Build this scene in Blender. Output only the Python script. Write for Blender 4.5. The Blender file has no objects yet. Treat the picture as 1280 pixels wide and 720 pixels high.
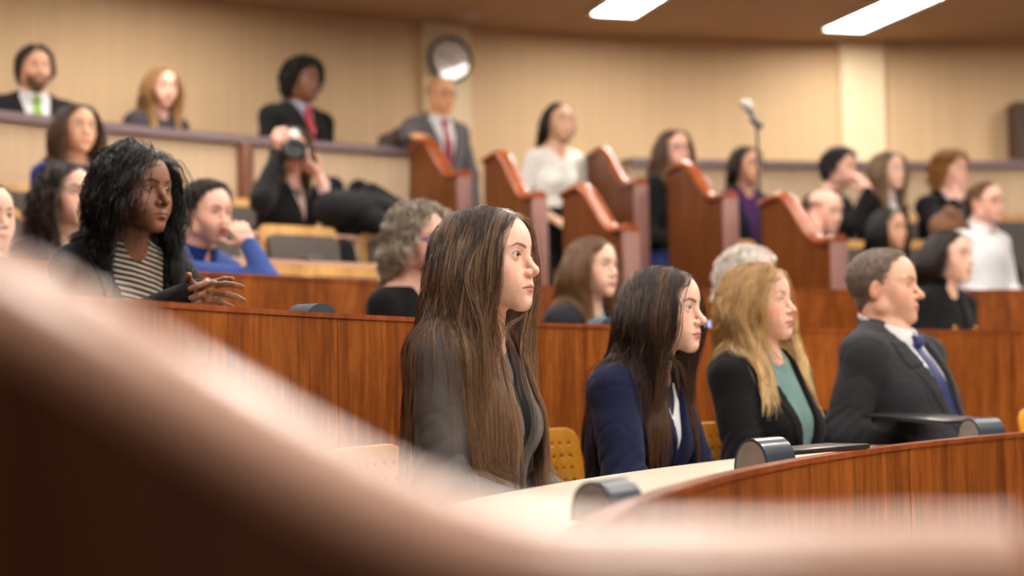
import bpy, bmesh, math, random
import numpy as np
from mathutils import Vector, Matrix
rng = np.random.RandomState(7)
random.seed(7)
C = bpy.context.scene.collection
PI = math.pi
f32 = np.float32

# ---------------------------------------------------------------- camera
FPX, PITCH, ROLL, ZC = 2000.0, 0.055, 0.0175, 0.93
def ray(px, py):
    x = (px-640)/FPX; y = (360-py)/FPX
    c, s = math.cos(ROLL), math.sin(ROLL)
    u = x*c+y*s; v = -x*s+y*c
    cp, sp = math.cos(PITCH), math.sin(PITCH)
    return np.array([u, cp-v*sp, sp+v*cp])
def at(px, py, d):
    return ray(px, py)*d+np.array([0, 0, ZC])
def onz(px, py, z):
    r = ray(px, py); return r*((z-ZC)/r[2])+np.array([0, 0, ZC])

# ---------------------------------------------------------------- object helpers
def link(name, me, mat=None, parent=None):
    o = bpy.data.objects.new(name, me); C.objects.link(o)
    if mat is not None and me is not None:
        for m in (mat if isinstance(mat, (list, tuple)) else [mat]): me.materials.append(m)
    if parent is not None: o.parent = parent
    return o
def thing(name, label, cat, loc=(0, 0, 0), rotz=0, group=None):
    o = bpy.data.objects.new(name, None); C.objects.link(o)
    o.empty_display_size = .1
    o.location = loc; o.rotation_euler = (0, 0, rotz)
    o['label'] = label; o['category'] = cat
    if group: o['group'] = group
    return o
def tag(o, label, cat, group=None):
    o['label'] = label; o['category'] = cat
    if group: o['group'] = group
    return o
def struct(o):
    o['kind'] = 'structure'; return o
def dup(root, loc, rotz, label, group=None):
    r = root.copy(); C.objects.link(r); r.location = loc; r.rotation_euler = (0, 0, rotz)
    r['label'] = label
    if group: r['group'] = group
    for ch in list(root.children):
        c = ch.copy(); C.objects.link(c); c.parent = r
        for g in list(ch.children):
            d = g.copy(); C.objects.link(d); d.parent = c
    return r
def mesh_np(name, V, Fq, smooth=True, col=None):
    """mesh from numpy verts and a list of (n,k) face arrays"""
    me = bpy.data.meshes.new(name)
    if not isinstance(Fq, (list, tuple)): Fq = [Fq]
    V = np.asarray(V, f32)
    me.vertices.add(len(V)); me.vertices.foreach_set('co', V.ravel())
    tot = sum(f.size for f in Fq); nf = sum(len(f) for f in Fq)
    me.loops.add(tot); me.polygons.add(nf)
    me.loops.foreach_set('vertex_index', np.concatenate([f.ravel() for f in Fq]).astype(np.int32))
    st = []; k = 0
    for f in Fq:
        st.append(k+np.arange(len(f))*f.shape[1]); k += f.size
    me.polygons.foreach_set('loop_start', np.concatenate(st).astype(np.int32))
    me.polygons.foreach_set('use_smooth', np.full(nf, bool(smooth)))
    if col is not None:
        a = me.color_attributes.new('Col', 'FLOAT_COLOR', 'POINT')
        c4 = np.ones((len(V), 4), f32); c4[:, :3] = col
        a.data.foreach_set('color', c4.ravel())
    me.update(calc_edges=True); me.validate()
    return me
class MB:
    """collects shapes into one mesh"""
    def __init__(s): s.bm = bmesh.new()
    def box(s, c, size, rot=None, bevel=0, seg=2):
        r = bmesh.ops.create_cube(s.bm, size=1)
        vs = r['verts']
        M = Matrix.Translation(Vector(c)) @ (rot.to_4x4() if rot is not None else Matrix.Identity(4)) @ Matrix.Diagonal((*size, 1))
        bmesh.ops.transform(s.bm, matrix=M, verts=vs)
        if bevel:
            es = list({e for v in vs for e in v.link_edges})
            bmesh.ops.bevel(s.bm, geom=es, offset=bevel, segments=seg, affect='EDGES', profile=.5)
        return s
    def tube(s, pts, rads, n=12, cap=True):
        pts = [Vector(p) for p in pts]
        if not isinstance(rads, (list, tuple)): rads = [rads]*len(pts)
        rings = []; ref = Vector((0.3, 0.2, 1)).normalized()
        for i, p in enumerate(pts):
            t = (pts[min(i+1, len(pts)-1)]-pts[max(i-1, 0)]).normalized()
            a = t.cross(ref)
            if a.length < 1e-3: a = t.cross(Vector((1, 0, 0)))
            a.normalize(); b = t.cross(a)
            rings.append([s.bm.verts.new(p+(a*math.cos(2*PI*k/n)+b*math.sin(2*PI*k/n))*rads[i]) for k in range(n)])
        for i in range(len(rings)-1):
            for k in range(n):
                s.bm.faces.new((rings[i][k], rings[i][(k+1) % n], rings[i+1][(k+1) % n], rings[i+1][k]))
        if cap:
            s.bm.faces.new(rings[0][::-1]); s.bm.faces.new(rings[-1])
        return s
    def lathe(s, prof, c=(0, 0, 0), n=32, M=None):
        """prof: (r,z) list, about local z"""
        rings = []; c = Vector(c)
        for r, z in prof:
            if r < 1e-6: v = [Vector((0, 0, z))]
            else: v = [Vector((r*math.cos(2*PI*k/n), r*math.sin(2*PI*k/n), z)) for k in range(n)]
            if M is not None: v = [M @ q for q in v]
            rings.append([s.bm.verts.new(q+c) for q in v])
        for a, b in zip(rings, rings[1:]):
            for k in range(n):
                q = [a[k % len(a)], a[(k+1) % len(a)], b[(k+1) % len(b)], b[k % len(b)]]
                q = list(dict.fromkeys(q))
                if len(q) >= 3: s.bm.faces.new(q)
        for rr, fl in ((rings[0], True), (rings[-1], False)):
            if len(rr) > 2: s.bm.faces.new(rr[::-1] if fl else rr)
        return s
    def prism(s, poly, axis_from, axis_vec, U, Vv):
        """2D poly in U,V from a base point, extruded along axis_vec"""
        o = Vector(axis_from); U = Vector(U); Vv = Vector(Vv); A = Vector(axis_vec)
        a = [s.bm.verts.new(o+U*x+Vv*y) for x, y in poly]
        b = [s.bm.verts.new(o+U*x+Vv*y+A) for x, y in poly]
        n = len(poly)
        for i in range(n): s.bm.faces.new((a[i], a[(i+1) % n], b[(i+1) % n], b[i]))
        s.bm.faces.new(a[::-1]); s.bm.faces.new(b)
        return s
    def arc(s, cen, r0, r1, a0, a1, z0, z1, n=64):
        """solid ring sector"""
        rows = []
        for i in range(n+1):
            a = a0+(a1-a0)*i/n; ca, sa = math.cos(a), math.sin(a)
            rows.append([s.bm.verts.new((cen[0]+r*ca, cen[1]+r*sa, z)) for r, z in ((r0, z0), (r1, z0), (r1, z1), (r0, z1))])
        for p, q in zip(rows, rows[1:]):
            for k in range(4): s.bm.faces.new((p[k], p[(k+1) % 4], q[(k+1) % 4], q[k]))
        s.bm.faces.new(rows[0][::-1]); s.bm.faces.new(rows[-1])
        return s
    def sweep(s, path, prof, closed_ends=True):
        """path: list of (point, side vec, up vec); prof: 2D poly (side, up)"""
        rows = []
        for p, sd, up in path:
            p = Vector(p); sd = Vector(sd); up = Vector(up)
            rows.append([s.bm.verts.new(p+sd*x+up*y) for x, y in prof])
        n = len(prof)
        for a, b in zip(rows, rows[1:]):
            for k in range(n): s.bm.faces.new((a[k], a[(k+1) % n], b[(k+1) % n], b[k]))
        s.bm.faces.new(rows[0][::-1]); s.bm.faces.new(rows[-1])
        return s
    def done(s, name, mat, parent=None, smooth=True, angle=40):
        bmesh.ops.recalc_face_normals(s.bm, faces=s.bm.faces[:])
        me = bpy.data.meshes.new(name); 
        for f in s.bm.faces: f.smooth = smooth
        if smooth:
            for e in s.bm.edges:
                if len(e.link_faces) == 2 and e.calc_face_angle(0) > math.radians(angle): e.smooth = False
        s.bm.to_mesh(me); s.bm.free()
        return link(name, me, mat, parent)

# ---------------------------------------------------------------- materials
MATS = {}
def nodes(name):
    m = bpy.data.materials.new(name); m.use_nodes = True
    nt = m.node_tree; b = nt.nodes['Principled BSDF']
    return m, nt, b
def srgb(r, g, b):
    return tuple(((c/255)/12.92 if c/255 <= .04045 else ((c/255+.055)/1.055)**2.4) for c in (r, g, b))
def mix_rgb(nt, fac, a, b, mode='MIX'):
    n = nt.nodes.new('ShaderNodeMix'); n.data_type = 'RGBA'; n.blend_type = mode
    for sock, v in ((n.inputs[0], fac), (n.inputs[6], a), (n.inputs[7], b)):
        if hasattr(v, 'is_output'): nt.links.new(v, sock)
        else: sock.default_value = v if isinstance(v, (int, float)) else (*v[:3], 1)
    return n.outputs[2]
def noise(nt, scale, stretch=(1, 1, 1), detail=3, rough=.5, coord='Object'):
    tc = nt.nodes.new('ShaderNodeTexCoord'); mp = nt.nodes.new('ShaderNodeMapping')
    mp.inputs['Scale'].default_value = stretch
    nt.links.new(tc.outputs[coord], mp.inputs[0])
    n = nt.nodes.new('ShaderNodeTexNoise'); n.inputs['Scale'].default_value = scale
    n.inputs['Detail'].default_value = detail; n.inputs['Roughness'].default_value = rough
    nt.links.new(mp.outputs[0], n.inputs['Vector'])
    return n.outputs['Fac']
def ramp(nt, fac, stops):
    r = nt.nodes.new('ShaderNodeValToRGB'); nt.links.new(fac, r.inputs[0])
    el = r.color_ramp.elements
    while len(el) < len(stops): el.new(.5)
    for e, (p, c) in zip(el, stops): e.position = p; e.color = (*c[:3], 1)
    return r.outputs[0]
def bump(nt, b, h, strength=.3, dist=.002):
    n = nt.nodes.new('ShaderNodeBump'); n.inputs['Strength'].default_value = strength; n.inputs['Distance'].default_value = dist
    nt.links.new(h, n.inputs['Height']); nt.links.new(n.outputs[0], b.inputs['Normal'])
def plain(name, col, rough=.5, metal=0, spec=.5, var=.12, scale=40, bmp=.0, coat=0, stretch=(1, 1, 1)):
    m, nt, b = nodes(name)
    n = noise(nt, scale, stretch, 4)
    lo = tuple(c*(1-var) for c in col); hi = tuple(min(1, c*(1+var)) for c in col)
    nt.links.new(ramp(nt, n, [(.3, lo), (.7, hi)]), b.inputs['Base Color'])
    b.inputs['Roughness'].default_value = rough; b.inputs['Metallic'].default_value = metal
    b.inputs['Specular IOR Level'].default_value = spec
    if coat: b.inputs['Coat Weight'].default_value = coat; b.inputs['Coat Roughness'].default_value = .12
    if bmp: bump(nt, b, n, bmp, .003)
    return m
def wood(name, dark, mid, light, rough=.32, fig=1.0, coat=.3, scale=1.0):
    m, nt, b = nodes(name)
    n1 = noise(nt, 22*scale, (1, 1, .07), 5, .6)
    n2 = noise(nt, 3.2*scale, (1, 1, .35), 2, .5)
    n3 = noise(nt, 60*scale, (1, 1, .16), 3, .6)
    base = ramp(nt, n1, [(.32, dark), (.5, mid), (.7, light)])
    big = ramp(nt, n2, [(.35, (.78, .74, .7)), (.65, (1.12, 1.08, 1.05))])
    c = mix_rgb(nt, 1.0, base, big, 'MULTIPLY')
    fl = ramp(nt, n3, [(.42, (.62, .55, .5)), (.58, (1, 1, 1))])
    c = mix_rgb(nt, .75*fig, c, fl, 'MULTIPLY')
    nt.links.new(c, b.inputs['Base Color'])
    b.inputs['Roughness'].default_value = rough
    b.inputs['Coat Weight'].default_value = coat; b.inputs['Coat Roughness'].default_value = .15; b.inputs['Specular IOR Level'].default_value = .35
    bump(nt, b, n3, .05, .001)
    return m
def fabric(name, col, rough=.85, var=.18, weave=700, sheen=.06, big=6):
    m, nt, b = nodes(name)
    n = noise(nt, weave, (1, 1, 1), 2); n2 = noise(nt, big, (1, 1, 1), 4)
    lo = tuple(c*(1-var) for c in col); hi = tuple(min(1, c*(1+var)) for c in col)
    c1 = ramp(nt, n, [(.3, lo), (.7, hi)])
    c2 = ramp(nt, n2, [(.3, (.85, .85, .85)), (.7, (1.1, 1.1, 1.1))])
    nt.links.new(mix_rgb(nt, 1, c1, c2, 'MULTIPLY'), b.inputs['Base Color'])
    b.inputs['Roughness'].default_value = rough; b.inputs['Specular IOR Level'].default_value = .12
    b.inputs['Sheen Weight'].default_value = sheen; b.inputs['Sheen Roughness'].default_value = .5
    bump(nt, b, n, .15, .0008)
    return m
def vcol(name, rough=.5, sss=0, spec=.4, sub_rad=(1, .35, .2), bmp=0, coat=0):
    m, nt, b = nodes(name)
    a = nt.nodes.new('ShaderNodeVertexColor'); a.layer_name = 'Col'
    n = noise(nt, 90, (1, 1, 1), 4)
    v = ramp(nt, n, [(.3, (.93, .93, .93)), (.7, (1.05, 1.05, 1.05))])
    nt.links.new(mix_rgb(nt, 1, a.outputs[0], v, 'MULTIPLY'), b.inputs['Base Color'])
    b.inputs['Roughness'].default_value = rough; b.inputs['Specular IOR Level'].default_value = spec
    if sss:
        b.inputs['Subsurface Weight'].default_value = sss; b.inputs['Subsurface Radius'].default_value = sub_rad
        b.inputs['Subsurface Scale'].default_value = .006
    if coat: b.inputs['Coat Weight'].default_value = coat
    if bmp: bump(nt, b, n, bmp, .001)
    return m
def M(key, fn=None):
    if key not in MATS: MATS[key] = fn()
    return MATS[key]

# ---------------------------------------------------------------- signed distance toolkit
def smin(a, b, k):
    h = np.clip(.5+.5*(b-a)/k, 0, 1); return b+(a-b)*h-k*h*(1-h)
def smax(a, b, k): return -smin(-a, -b, k)
def ell(P, c, r):
    q = (P-np.asarray(c, f32))/np.asarray(r, f32)
    k0 = np.sqrt((q*q).sum(1)); q = q/np.asarray(r, f32); k1 = np.sqrt((q*q).sum(1))+1e-9
    return k0*(k0-1)/k1
def sph(P, c, r):
    q = P-np.asarray(c, f32); return np.sqrt((q*q).sum(1))-r
def cone(P, a, b, ra, rb):
    a = np.asarray(a, f32); b = np.asarray(b, f32); ab = b-a
    q = P-a; t = np.clip((q@ab)/max(ab@ab, 1e-9), 0, 1)
    q = q-t[:, None]*ab; return np.sqrt((q*q).sum(1))-(ra+(rb-ra)*t)
_DIR = rng.normal(size=(24, 3)).astype(f32); _PH = rng.uniform(0, 6.28, 24).astype(f32)
def wob(P, freq, n=8, seed=0):
    o = 0
    for i in range(n):
        j = (i+seed) % 24
        o = o+np.sin(P@(_DIR[j]*freq)+_PH[j]+seed)
    return o/n
def sdf_mesh(f, lo, hi, h):
    """sparse surface nets: returns verts, quads"""
    B = 8; lo = np.asarray(lo, float); hi = np.asarray(hi, float); bs = B*h
    nb = np.ceil((hi-lo)/bs).astype(int)
    I = np.stack(np.meshgrid(*[np.arange(n) for n in nb], indexing='ij'), -1).reshape(-1, 3)
    cen = (lo+(I+.5)*bs).astype(f32)
    keep = np.abs(f(cen)) < bs*.9+.014
    I = I[keep]
    g = np.stack(np.meshgrid(*[np.arange(B+1)]*3, indexing='ij'), -1).reshape(-1, 3)
    G = (I[:, None, :]*B+g[None])                      # nblk, 729, 3 global corner indices
    vals = np.empty(G.shape[:2], f32)
    step = max(1, 400000//729)
    for s in range(0, len(I), step):
        p = (lo+G[s:s+step].reshape(-1, 3)*h).astype(f32)
        vals[s:s+step] = f(p).reshape(-1, 729)
    v = vals.reshape(-1, B+1, B+1, B+1)
    ins = v < 0
    c8 = [ins[:, i:B+i, j:B+j, k:B+k] for i in (0, 1) for j in (0, 1) for k in (0, 1)]
    tot = sum(c.astype(np.int8) for c in c8)
    act = (tot > 0) & (tot < 8)
    bi, ci, cj, ck = np.nonzero(act)
    acc = np.zeros((len(bi), 3)); cnt = np.zeros(len(bi))
    offs = [(i, j, k) for i in (0, 1) for j in (0, 1) for k in (0, 1)]
    cv = {o: v[bi, ci+o[0], cj+o[1], ck+o[2]] for o in offs}
    for o in offs:
        for ax in range(3):
            if o[ax] == 0:
                q = list(o); q[ax] = 1; q = tuple(q)
                a, b = cv[o], cv[q]; m = (a < 0) != (b < 0)
                t = np.where(m, a/np.where(m, a-b, 1), 0)
                for d in range(3): acc[:, d] += m*(o[d]+(t if d == ax else 0))
                cnt += m
    pos = acc/cnt[:, None]
    cell = np.stack([I[bi, 0]*B+ci, I[bi, 1]*B+cj, I[bi, 2]*B+ck], 1)
    V = lo+(cell+pos)*h
    N = (nb*B+2).astype(np.int64)
    cid = (cell[:, 0].astype(np.int64)*N[1]+cell[:, 1])*N[2]+cell[:, 2]
    order = np.argsort(cid); cs = cid[order]
    faces = []
    for ax in range(3):
        sl0 = ins[:, :B, :B, :B]
        sh = [slice(0, B)]*3; sh[ax] = slice(1, B+1)
        sl1 = ins[:, sh[0], sh[1], sh[2]]
        bi2, i, j, k = np.nonzero(sl0 != sl1)
        flip = sl0[bi2, i, j, k]
        gc = np.stack([I[bi2, 0]*B+i, I[bi2, 1]*B+j, I[bi2, 2]*B+k], 1)
        u, w = (ax+1) % 3, (ax+2) % 3
        quad = []; ok = np.ones(len(gc), bool)
        for du, dw in ((0, 0), (-1, 0), (-1, -1), (0, -1)):
            c = gc.copy(); c[:, u] += du; c[:, w] += dw
            ok &= (c >= 0).all(1)
            key = (c[:, 0].astype(np.int64)*N[1]+c[:, 1])*N[2]+c[:, 2]
            ix = np.clip(np.searchsorted(cs, key), 0, len(cs)-1)
            ok &= cs[ix] == key
            quad.append(order[ix])
        quad = np.stack(quad, 1)[ok]; fl = flip[ok]
        quad[~fl] = quad[~fl][:, ::-1]
        faces.append(quad)
    return V, np.concatenate(faces)
LAMP, WORLD, EXPO, APERT = 6.0, .08, 2.25, .032
ADDED_LAMPS = [(-1.6, 8.5), (-2.9, 7.2), (4.4, 10.0), (5.8, 8.6), (-.8, 7.2), (.6, 7.6), (2.2, 8.0), (3.8, 7.6), (-1.2, 5.4), (.4, 5.6), (2.0, 5.6), (3.6, 5.6), (.6, 3.6), (2.0, 3.6), (3.6, 3.6), (5.2, 4.4), (1.4, 1.8), (3.0, 1.8), (4.6, 2.2), (-2.6, 4.6), (.1, .9), (1.5, .5), (3.0, .2), (4.4, .6)]  # unseen ceiling lights added to brighten faces, back wall and near cap
ONLY = None
# ================================================================ people
def rotz(a): c, s = math.cos(a), math.sin(a); return np.array([[c, -s, 0], [s, c, 0], [0, 0, 1]])
def roty(a): c, s = math.cos(a), math.sin(a); return np.array([[c, 0, s], [0, 1, 0], [-s, 0, c]])
def rotx(a): c, s = math.cos(a), math.sin(a); return np.array([[1, 0, 0], [0, c, -s], [0, s, c]])
BIG = 9.0
EYE = (.0735, .031, .003)          # eyeball centre in head coordinates (y mirrored)
def head_sdf(Q, p):
    """head in its own frame: +x face, z up, origin between the ears at eye level"""
    m = p['masc']; w = p.get('face_w', 1.0); n = p.get('nose', 1.0); lp = p.get('lips', 1.0); fat = p.get('fat', 0)
    A = np.abs(Q[:, 1]); S = Q.copy(); S[:, 1] = A                      # mirrored half
    d = ell(S, (-.016, 0, .030), (.097, .074, .083))                    # cranium
    d = smin(d, ell(S, (.034, 0, .032), (.062, .0595, .066)), .03)       # forehead
    d = smin(d, ell(S, (.030, 0, -.035), (.058, (.051+.003*m)*w, .070)), .025)   # mid face
    jz = -.060-.006*m; jy = (.0405+.009*m+.004*fat)*w
    d = smin(d, cone(S, (.000, jy, jz), (.070, .008+.006*m, -.1005), .017, .0135), .032)    # jaw line
    d = smin(d, cone(S, (-.004, jy+.004, -.02), (.000, jy, jz), .016, .017), .03)
    d = smin(d, sph(S, (.052, .044*w, -.024), .0205), .028)             # cheekbone
    d = smin(d, sph(S, (.056, .028*w, -.052), .024+.006*fat), .03)      # cheek
    d = smin(d, ell(S, (.022, .034, .004), (.044, .0325, .034)), .022)      # temple
    d = smin(d, cone(S, (.081, .0, .0215), (.066, .046, .0215), .0075+.003*m, .007), .018)    # brow ridge
    d = smin(d, sph(S, (.0765, .007, -.1005), .0135+.003*m), .02)       # chin
    d = smin(d, ell(S, (.074, 0, -.068), (.024, .031, .028)), .02)      # muzzle
    d = smax(d, -ell(S, (.097, .032, .001), (.0175, .0185, .0125)), .014)   # eye socket
    # nose
    nb = .114+.004*(n-1)*4
    d = smin(d, cone(S, (.0835, 0, .011), (nb-.007, 0, -.028), .0065, .0085), .014)
    d = smin(d, sph(S, (nb-.0035, 0, -.0335), .0092*n), .008)
    d = smin(d, ell(S, (.0975, .0115*n, -.0375), (.0105, .0078, .0078)), .006)
    d = smax(d, -ell(S, (.1035, .0062*n, -.0455), (.006, .0032, .004)), .003)
    # lips
    up = cone(S, (.0995, .003, -.0635), (.0845, .0235, -.0705), .0048*lp, .0022)
    lo = cone(S, (.0975, 0, -.0745), (.0845, .0215, -.0715), .0064*lp, .0026)
    d = smin(d, up, .006); d = smin(d, lo, .006)
    d = smax(d, -cone(S, (.1065, 0, -.0690), (.0885, .0255, -.0712), .0016, .0012), .003)
    d = smax(d, -ell(S, (.0975, 0, -.0865), (.006, .014, .005)), .010)   # below the lower lip
    d = smax(d, -cone(S, (.108, 0, -.049), (.106, 0, -.059), .0022, .0025), .005)   # philtrum
    # eyelids around the eyeball
    E = np.array(EYE, f32)
    es = p.get('eye', 1.10-.06*m)
    q = (S-E)/f32(es)
    up_cut = q[:, 2]-.0052*p.get('open', 1.0)+34*q[:, 1]**2-.06*q[:, 1]
    lo_cut = -q[:, 2]-.0042+28*q[:, 1]**2+.06*q[:, 1]
    lid = sph(S, E, .0139*es)
    opening = np.maximum(np.maximum(up_cut, lo_cut), -q[:, 0])*es
    d = smin(d, lid, .006)
    d = smax(d, -np.maximum(opening, sph(S, E, .030)), .0012)
    d = np.minimum(d, sph(S, E, (.0112 if p.get('vox', .006) < .004 else .0120)*es))
    # ears
    e = ell(S@np.array([[.97, 0, .2], [0, 1, 0], [-.2, 0, .97]], f32)-np.array([.0, 0, 0], f32), (-.010, .0770, -.012), (.0175, .0100, .031))
    e = smax(e, -ell(S, (-.004, .0885, -.010), (.0095, .0072, .020)), .005)
    d = smin(d, e, .007)
    return d
def head_colour(Q, nrm, p, S0):
    m = p['masc']
    base = np.array(p['skin'], f32); A = np.abs(Q[:, 1]); S = Q.copy(); S[:, 1] = A
    col = np.tile(base, (len(Q), 1))
    def blend(mask, c): 
        nonlocal col
        col = col+(np.asarray(c, f32)-col)*np.clip(mask, 0, 1)[:, None]
    soft = lambda d, w: np.clip(.5-d/w, 0, 1)
    bl = p.get('blush', .35)
    blend(soft(ell(S, (.062, .044, -.032), (.03, .022, .02)), .03)*bl, base*np.array([1.0, .60, .55], f32))
    blend(soft(sph(Q, (.112, 0, -.036), .014), .012)*bl*.8, base*np.array([1.0, .68, .62], f32))
    blend(soft(ell(S, (-.008, .078, -.01), (.02, .014, .034)), .01)*.4, base*np.array([1.0, .62, .55], f32))
    lipc = np.array(p.get('lipcol', base*np.array([.85, .5, .5])), f32)
    y, z, x = S[:, 1], S[:, 2], S[:, 0]
    front = x > .055
    u = np.clip(1-(y/.0262)**2, 0, 1); mz = -.0688-.0022*(y/.026)**2
    ztop = mz+.0078*u**.75*p.get('lips', 1)-.0014*np.exp(-(y/.0045)**2); zbot = mz-.0100*u**.8*p.get('lips', 1)
    lipd = np.where(front & (y < .0262), np.maximum(z-ztop, zbot-z), .02)
    blend(soft(lipd, .0025)*p.get('lipmix', .85), lipc)
    blend(np.exp(-((z-mz)/.0013)**2)*(front & (y < .0262))*.8, lipc*.30)
    br = np.array(p['browcol'], f32); bt = p.get('brow', 1.0)
    bz = np.interp(y, [.011, .022, .036, .052], [.0190, .0235, .0268, .0195]); bh = np.interp(y, [.010, .014, .03, .045, .053], [.0022, .0036, .0034, .0020, .0006])*bt
    bd = np.where((x > .04) & (y > .0095) & (y < .053), np.abs(z-bz)-bh, .02)
    blend(soft(bd, .003)*np.clip(p.get('browmix', .9), 0, 1), br)
    es = p.get('eye', 1.10-.06*m)
    E = np.array(EYE, f32); q = (S-E)/f32(es); r = np.sqrt((q*q).sum(1))
    up_edge = q[:, 2]-.0052*p.get('open', 1.0)+34*q[:, 1]**2-.06*q[:, 1]
    lo_edge = -q[:, 2]-.0042+28*q[:, 1]**2+.06*q[:, 1]
    if p.get('vox', .006) >= .004:
        on = (up_edge < 0) & (lo_edge < 0) & (r < .0145) & (q[:, 0] > 0)
        gy = p.get('gaze', 0.0)
        qq = Q-np.where(Q[:, 1:2] > 0, E[None], (E*np.array([1, -1, 1], f32))[None])
        ia = np.sqrt((qq[:, 1]-gy)**2+(qq[:, 2]-.0003)**2)
        ec = np.where((ia < .0056)[:, None], np.array(p.get('iris', (.05, .03, .018)), f32)*.5, np.array([.55, .50, .47], f32))
        col = np.where(on[:, None], ec, col)
    la = p.get('lash', .8)
    blend(soft(np.abs(up_edge-.0008)-.0010, .0012)*((q[:, 0] > .0) & (np.abs(q[:, 1]) < .0135) & (r < .0185))*la, (.012, .008, .007))
    blend(soft(np.abs(lo_edge-.0006)-.0004, .0010)*((q[:, 0] > .0) & (np.abs(q[:, 1]) < .0125) & (r < .0185))*la*.35, (.05, .03, .025))
    blend(soft(ell(S, (.086, .032, .0105), (.014, .017, .006)), .006)*p.get('shadow', .25), base*np.array([.45, .33, .30], f32))
    if p.get('beard', 0):
        bm = np.clip((S[:, 0]-(.012+.35*np.clip(S[:, 2]+.10, 0, .1)))/.02, 0, 1)*soft(S[:, 2]+.048+.5*np.clip(.075-S[:, 0], 0, .1)*-.6, .03)
        bm = np.maximum(bm, soft(cone(S, (.100, 0, -.055), (.084, .026, -.064), .007, .006), .008))
        bm = bm*(1-soft(lipd-.001, .003))
        blend(bm*p['beard'], np.array(p.get('beardcol', (.05, .03, .02)), f32))
    return np.clip(col, 0, 1)

def hand_prims(wrist, fwd, normal, side, curl=.5, spread=.5, scale=1.0, fcurl=None, thumb=.5):
    """palm + five fingers as tapered capsules; normal = direction the palm faces; side=+1 left, -1 right"""
    w = np.asarray(wrist, float); f = np.asarray(fwd, float); f /= np.linalg.norm(f)
    n = np.asarray(normal, float); n -= f*(n@f); n /= np.linalg.norm(n)
    lat = np.cross(n, f)*side                         # towards the thumb
    s = scale; out = []
    roots = [(.032, .090), (.011, .094), (-.010, .090), (-.029, .082)]
    lens = [(.040, .024, .020), (.044, .028, .021), (.041, .026, .021), (.032, .019, .018)]
    for (ly, lx), L, i in zip(roots, lens, range(4)):
        r = w+(lat*ly+f*lx)*s
        out.append((w+(lat*ly*.55+f*.018)*s, r, .0155*s, .0118*s, 'palm'))
        c = curl if fcurl is None else fcurl[i]
        ang = 0; p = r; sp = (1.5-i)*.12*spread
        d0 = f+lat*sp; d0 /= np.linalg.norm(d0)
        for k, l in enumerate(L):
            ang += c*(.75, 1.0, .7)[k]
            d = d0*math.cos(ang)+n*math.sin(ang)
            q = p+d*l*s; ra = (.0092, .0083, .0074)[k]*s; rb = (.0085, .0075, .0064)[k]*s
            out.append((p, q, ra, rb, 'finger')); p = q
    t0 = w+(lat*.024+f*.022+n*.008)*s
    d = lat*.75+f*.65+n*.35*(1+thumb); d /= np.linalg.norm(d)
    t1 = t0+d*.042*s; d2 = lat*.35+f*.85+n*.45*thumb; d2 /= np.linalg.norm(d2)
    t2 = t1+d2*.030*s; t3 = t2+(d2+n*.3*thumb-lat*.25)*.024*s
    out += [(t0, t1, .0150*s, .0105*s, 'palm'), (t1, t2, .0100*s, .0088*s, 'finger'), (t2, t3, .0088*s, .0070*s, 'finger')]
    return out

def build_frame(sp):
    """joints in body coordinates (origin = head centre, +x = chest direction)"""
    fr = {}
    lean = sp.get('lean', .05); sh = lambda x, y, z: np.array([x+lean*z, y, z])   # shear: lean>0 leans forward
    m = sp['masc']; wide = sp.get('wide', 1.0)
    fr['lean'] = lean
    sy = (.147+.028*m)*wide
    drop = sp.get('drop', 0)
    fr['hc'] = np.array([sp.get('hx', .0), 0, -sp.get('up', .030)])
    fr['nb'] = sh(-.035, 0, -.205)
    fr['shl'] = sh(-.045, sy, -.252+drop); fr['shr'] = sh(-.045, -sy, -.252+drop)
    fr['el'] = np.array(sp.get('el', sh(-.02, sy+.045, -.53))); fr['er'] = np.array(sp.get('er', sh(-.02, -sy-.045, -.53)))
    fr['wl'] = np.array(sp.get('wl', (fr['el'][0]+.22, .10, -.60))); fr['wr'] = np.array(sp.get('wr', (fr['er'][0]+.22, -.10, -.60)))
    fr['hip'] = sh(-.05, 0, -.70)
    fr['hR'] = rotz(sp.get('hyaw', 0))@roty(sp.get('hpitch', 0))@rotx(sp.get('hroll', 0))
    return fr
def torso_sdf(P, sp, fr, off=0.0):
    m = sp['masc']; wd = sp.get('wide', 1.0); bl = sp.get('belly', 0)
    T = P.copy(); T[:, 0] -= fr['lean']*P[:, 2]
    T[:, 1] = np.abs(T[:, 1])/wd
    d = ell(T, (-.045, 0, -.365), (.112+.014*m, .150+.022*m, .170))
    d = smin(d, ell(T, (-.035, 0, -.54), (.100+.02*m+.03*bl, .130+.028*m+.02*bl, .15)), .06)
    d = smin(d, ell(T, (-.05, 0, -.69), (.125, .165+.005*m, .12)), .06)
    sy = .147+.028*m; dr = sp.get('drop', 0)
    d = smin(d, cone(T, (-.05, .02, -.205+dr*.4), (-.048, sy-.010, -.252+dr), .052, .046+.006*m), .055)
    d = smin(d, cone(T, (-.062, .0, -.165), (-.055, .10, -.228+dr*.6), .034, .032), .045)    # trapezius
    if not m: d = smin(d, sph(T, (.030, .060, -.40), .053*sp.get('bust', 1)), .045)
    return d-off
def arm_sdf(P, fr, r0=1.0, off=0, sides='lr', wrist=True, k=.02, tip=1.0):
    d = np.full(len(P), BIG, f32)
    for s in sides:
        a, b, c = fr['sh'+s], fr['e'+s], fr['w'+s]
        c2 = b+(c-b)*tip
        u = cone(P, a, b, .044*r0+off, .039*r0+off); v = cone(P, b, c2, .040*r0+off, .027*r0+off)
        d = np.minimum(d, smin(u, v, k))
    return d

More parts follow.
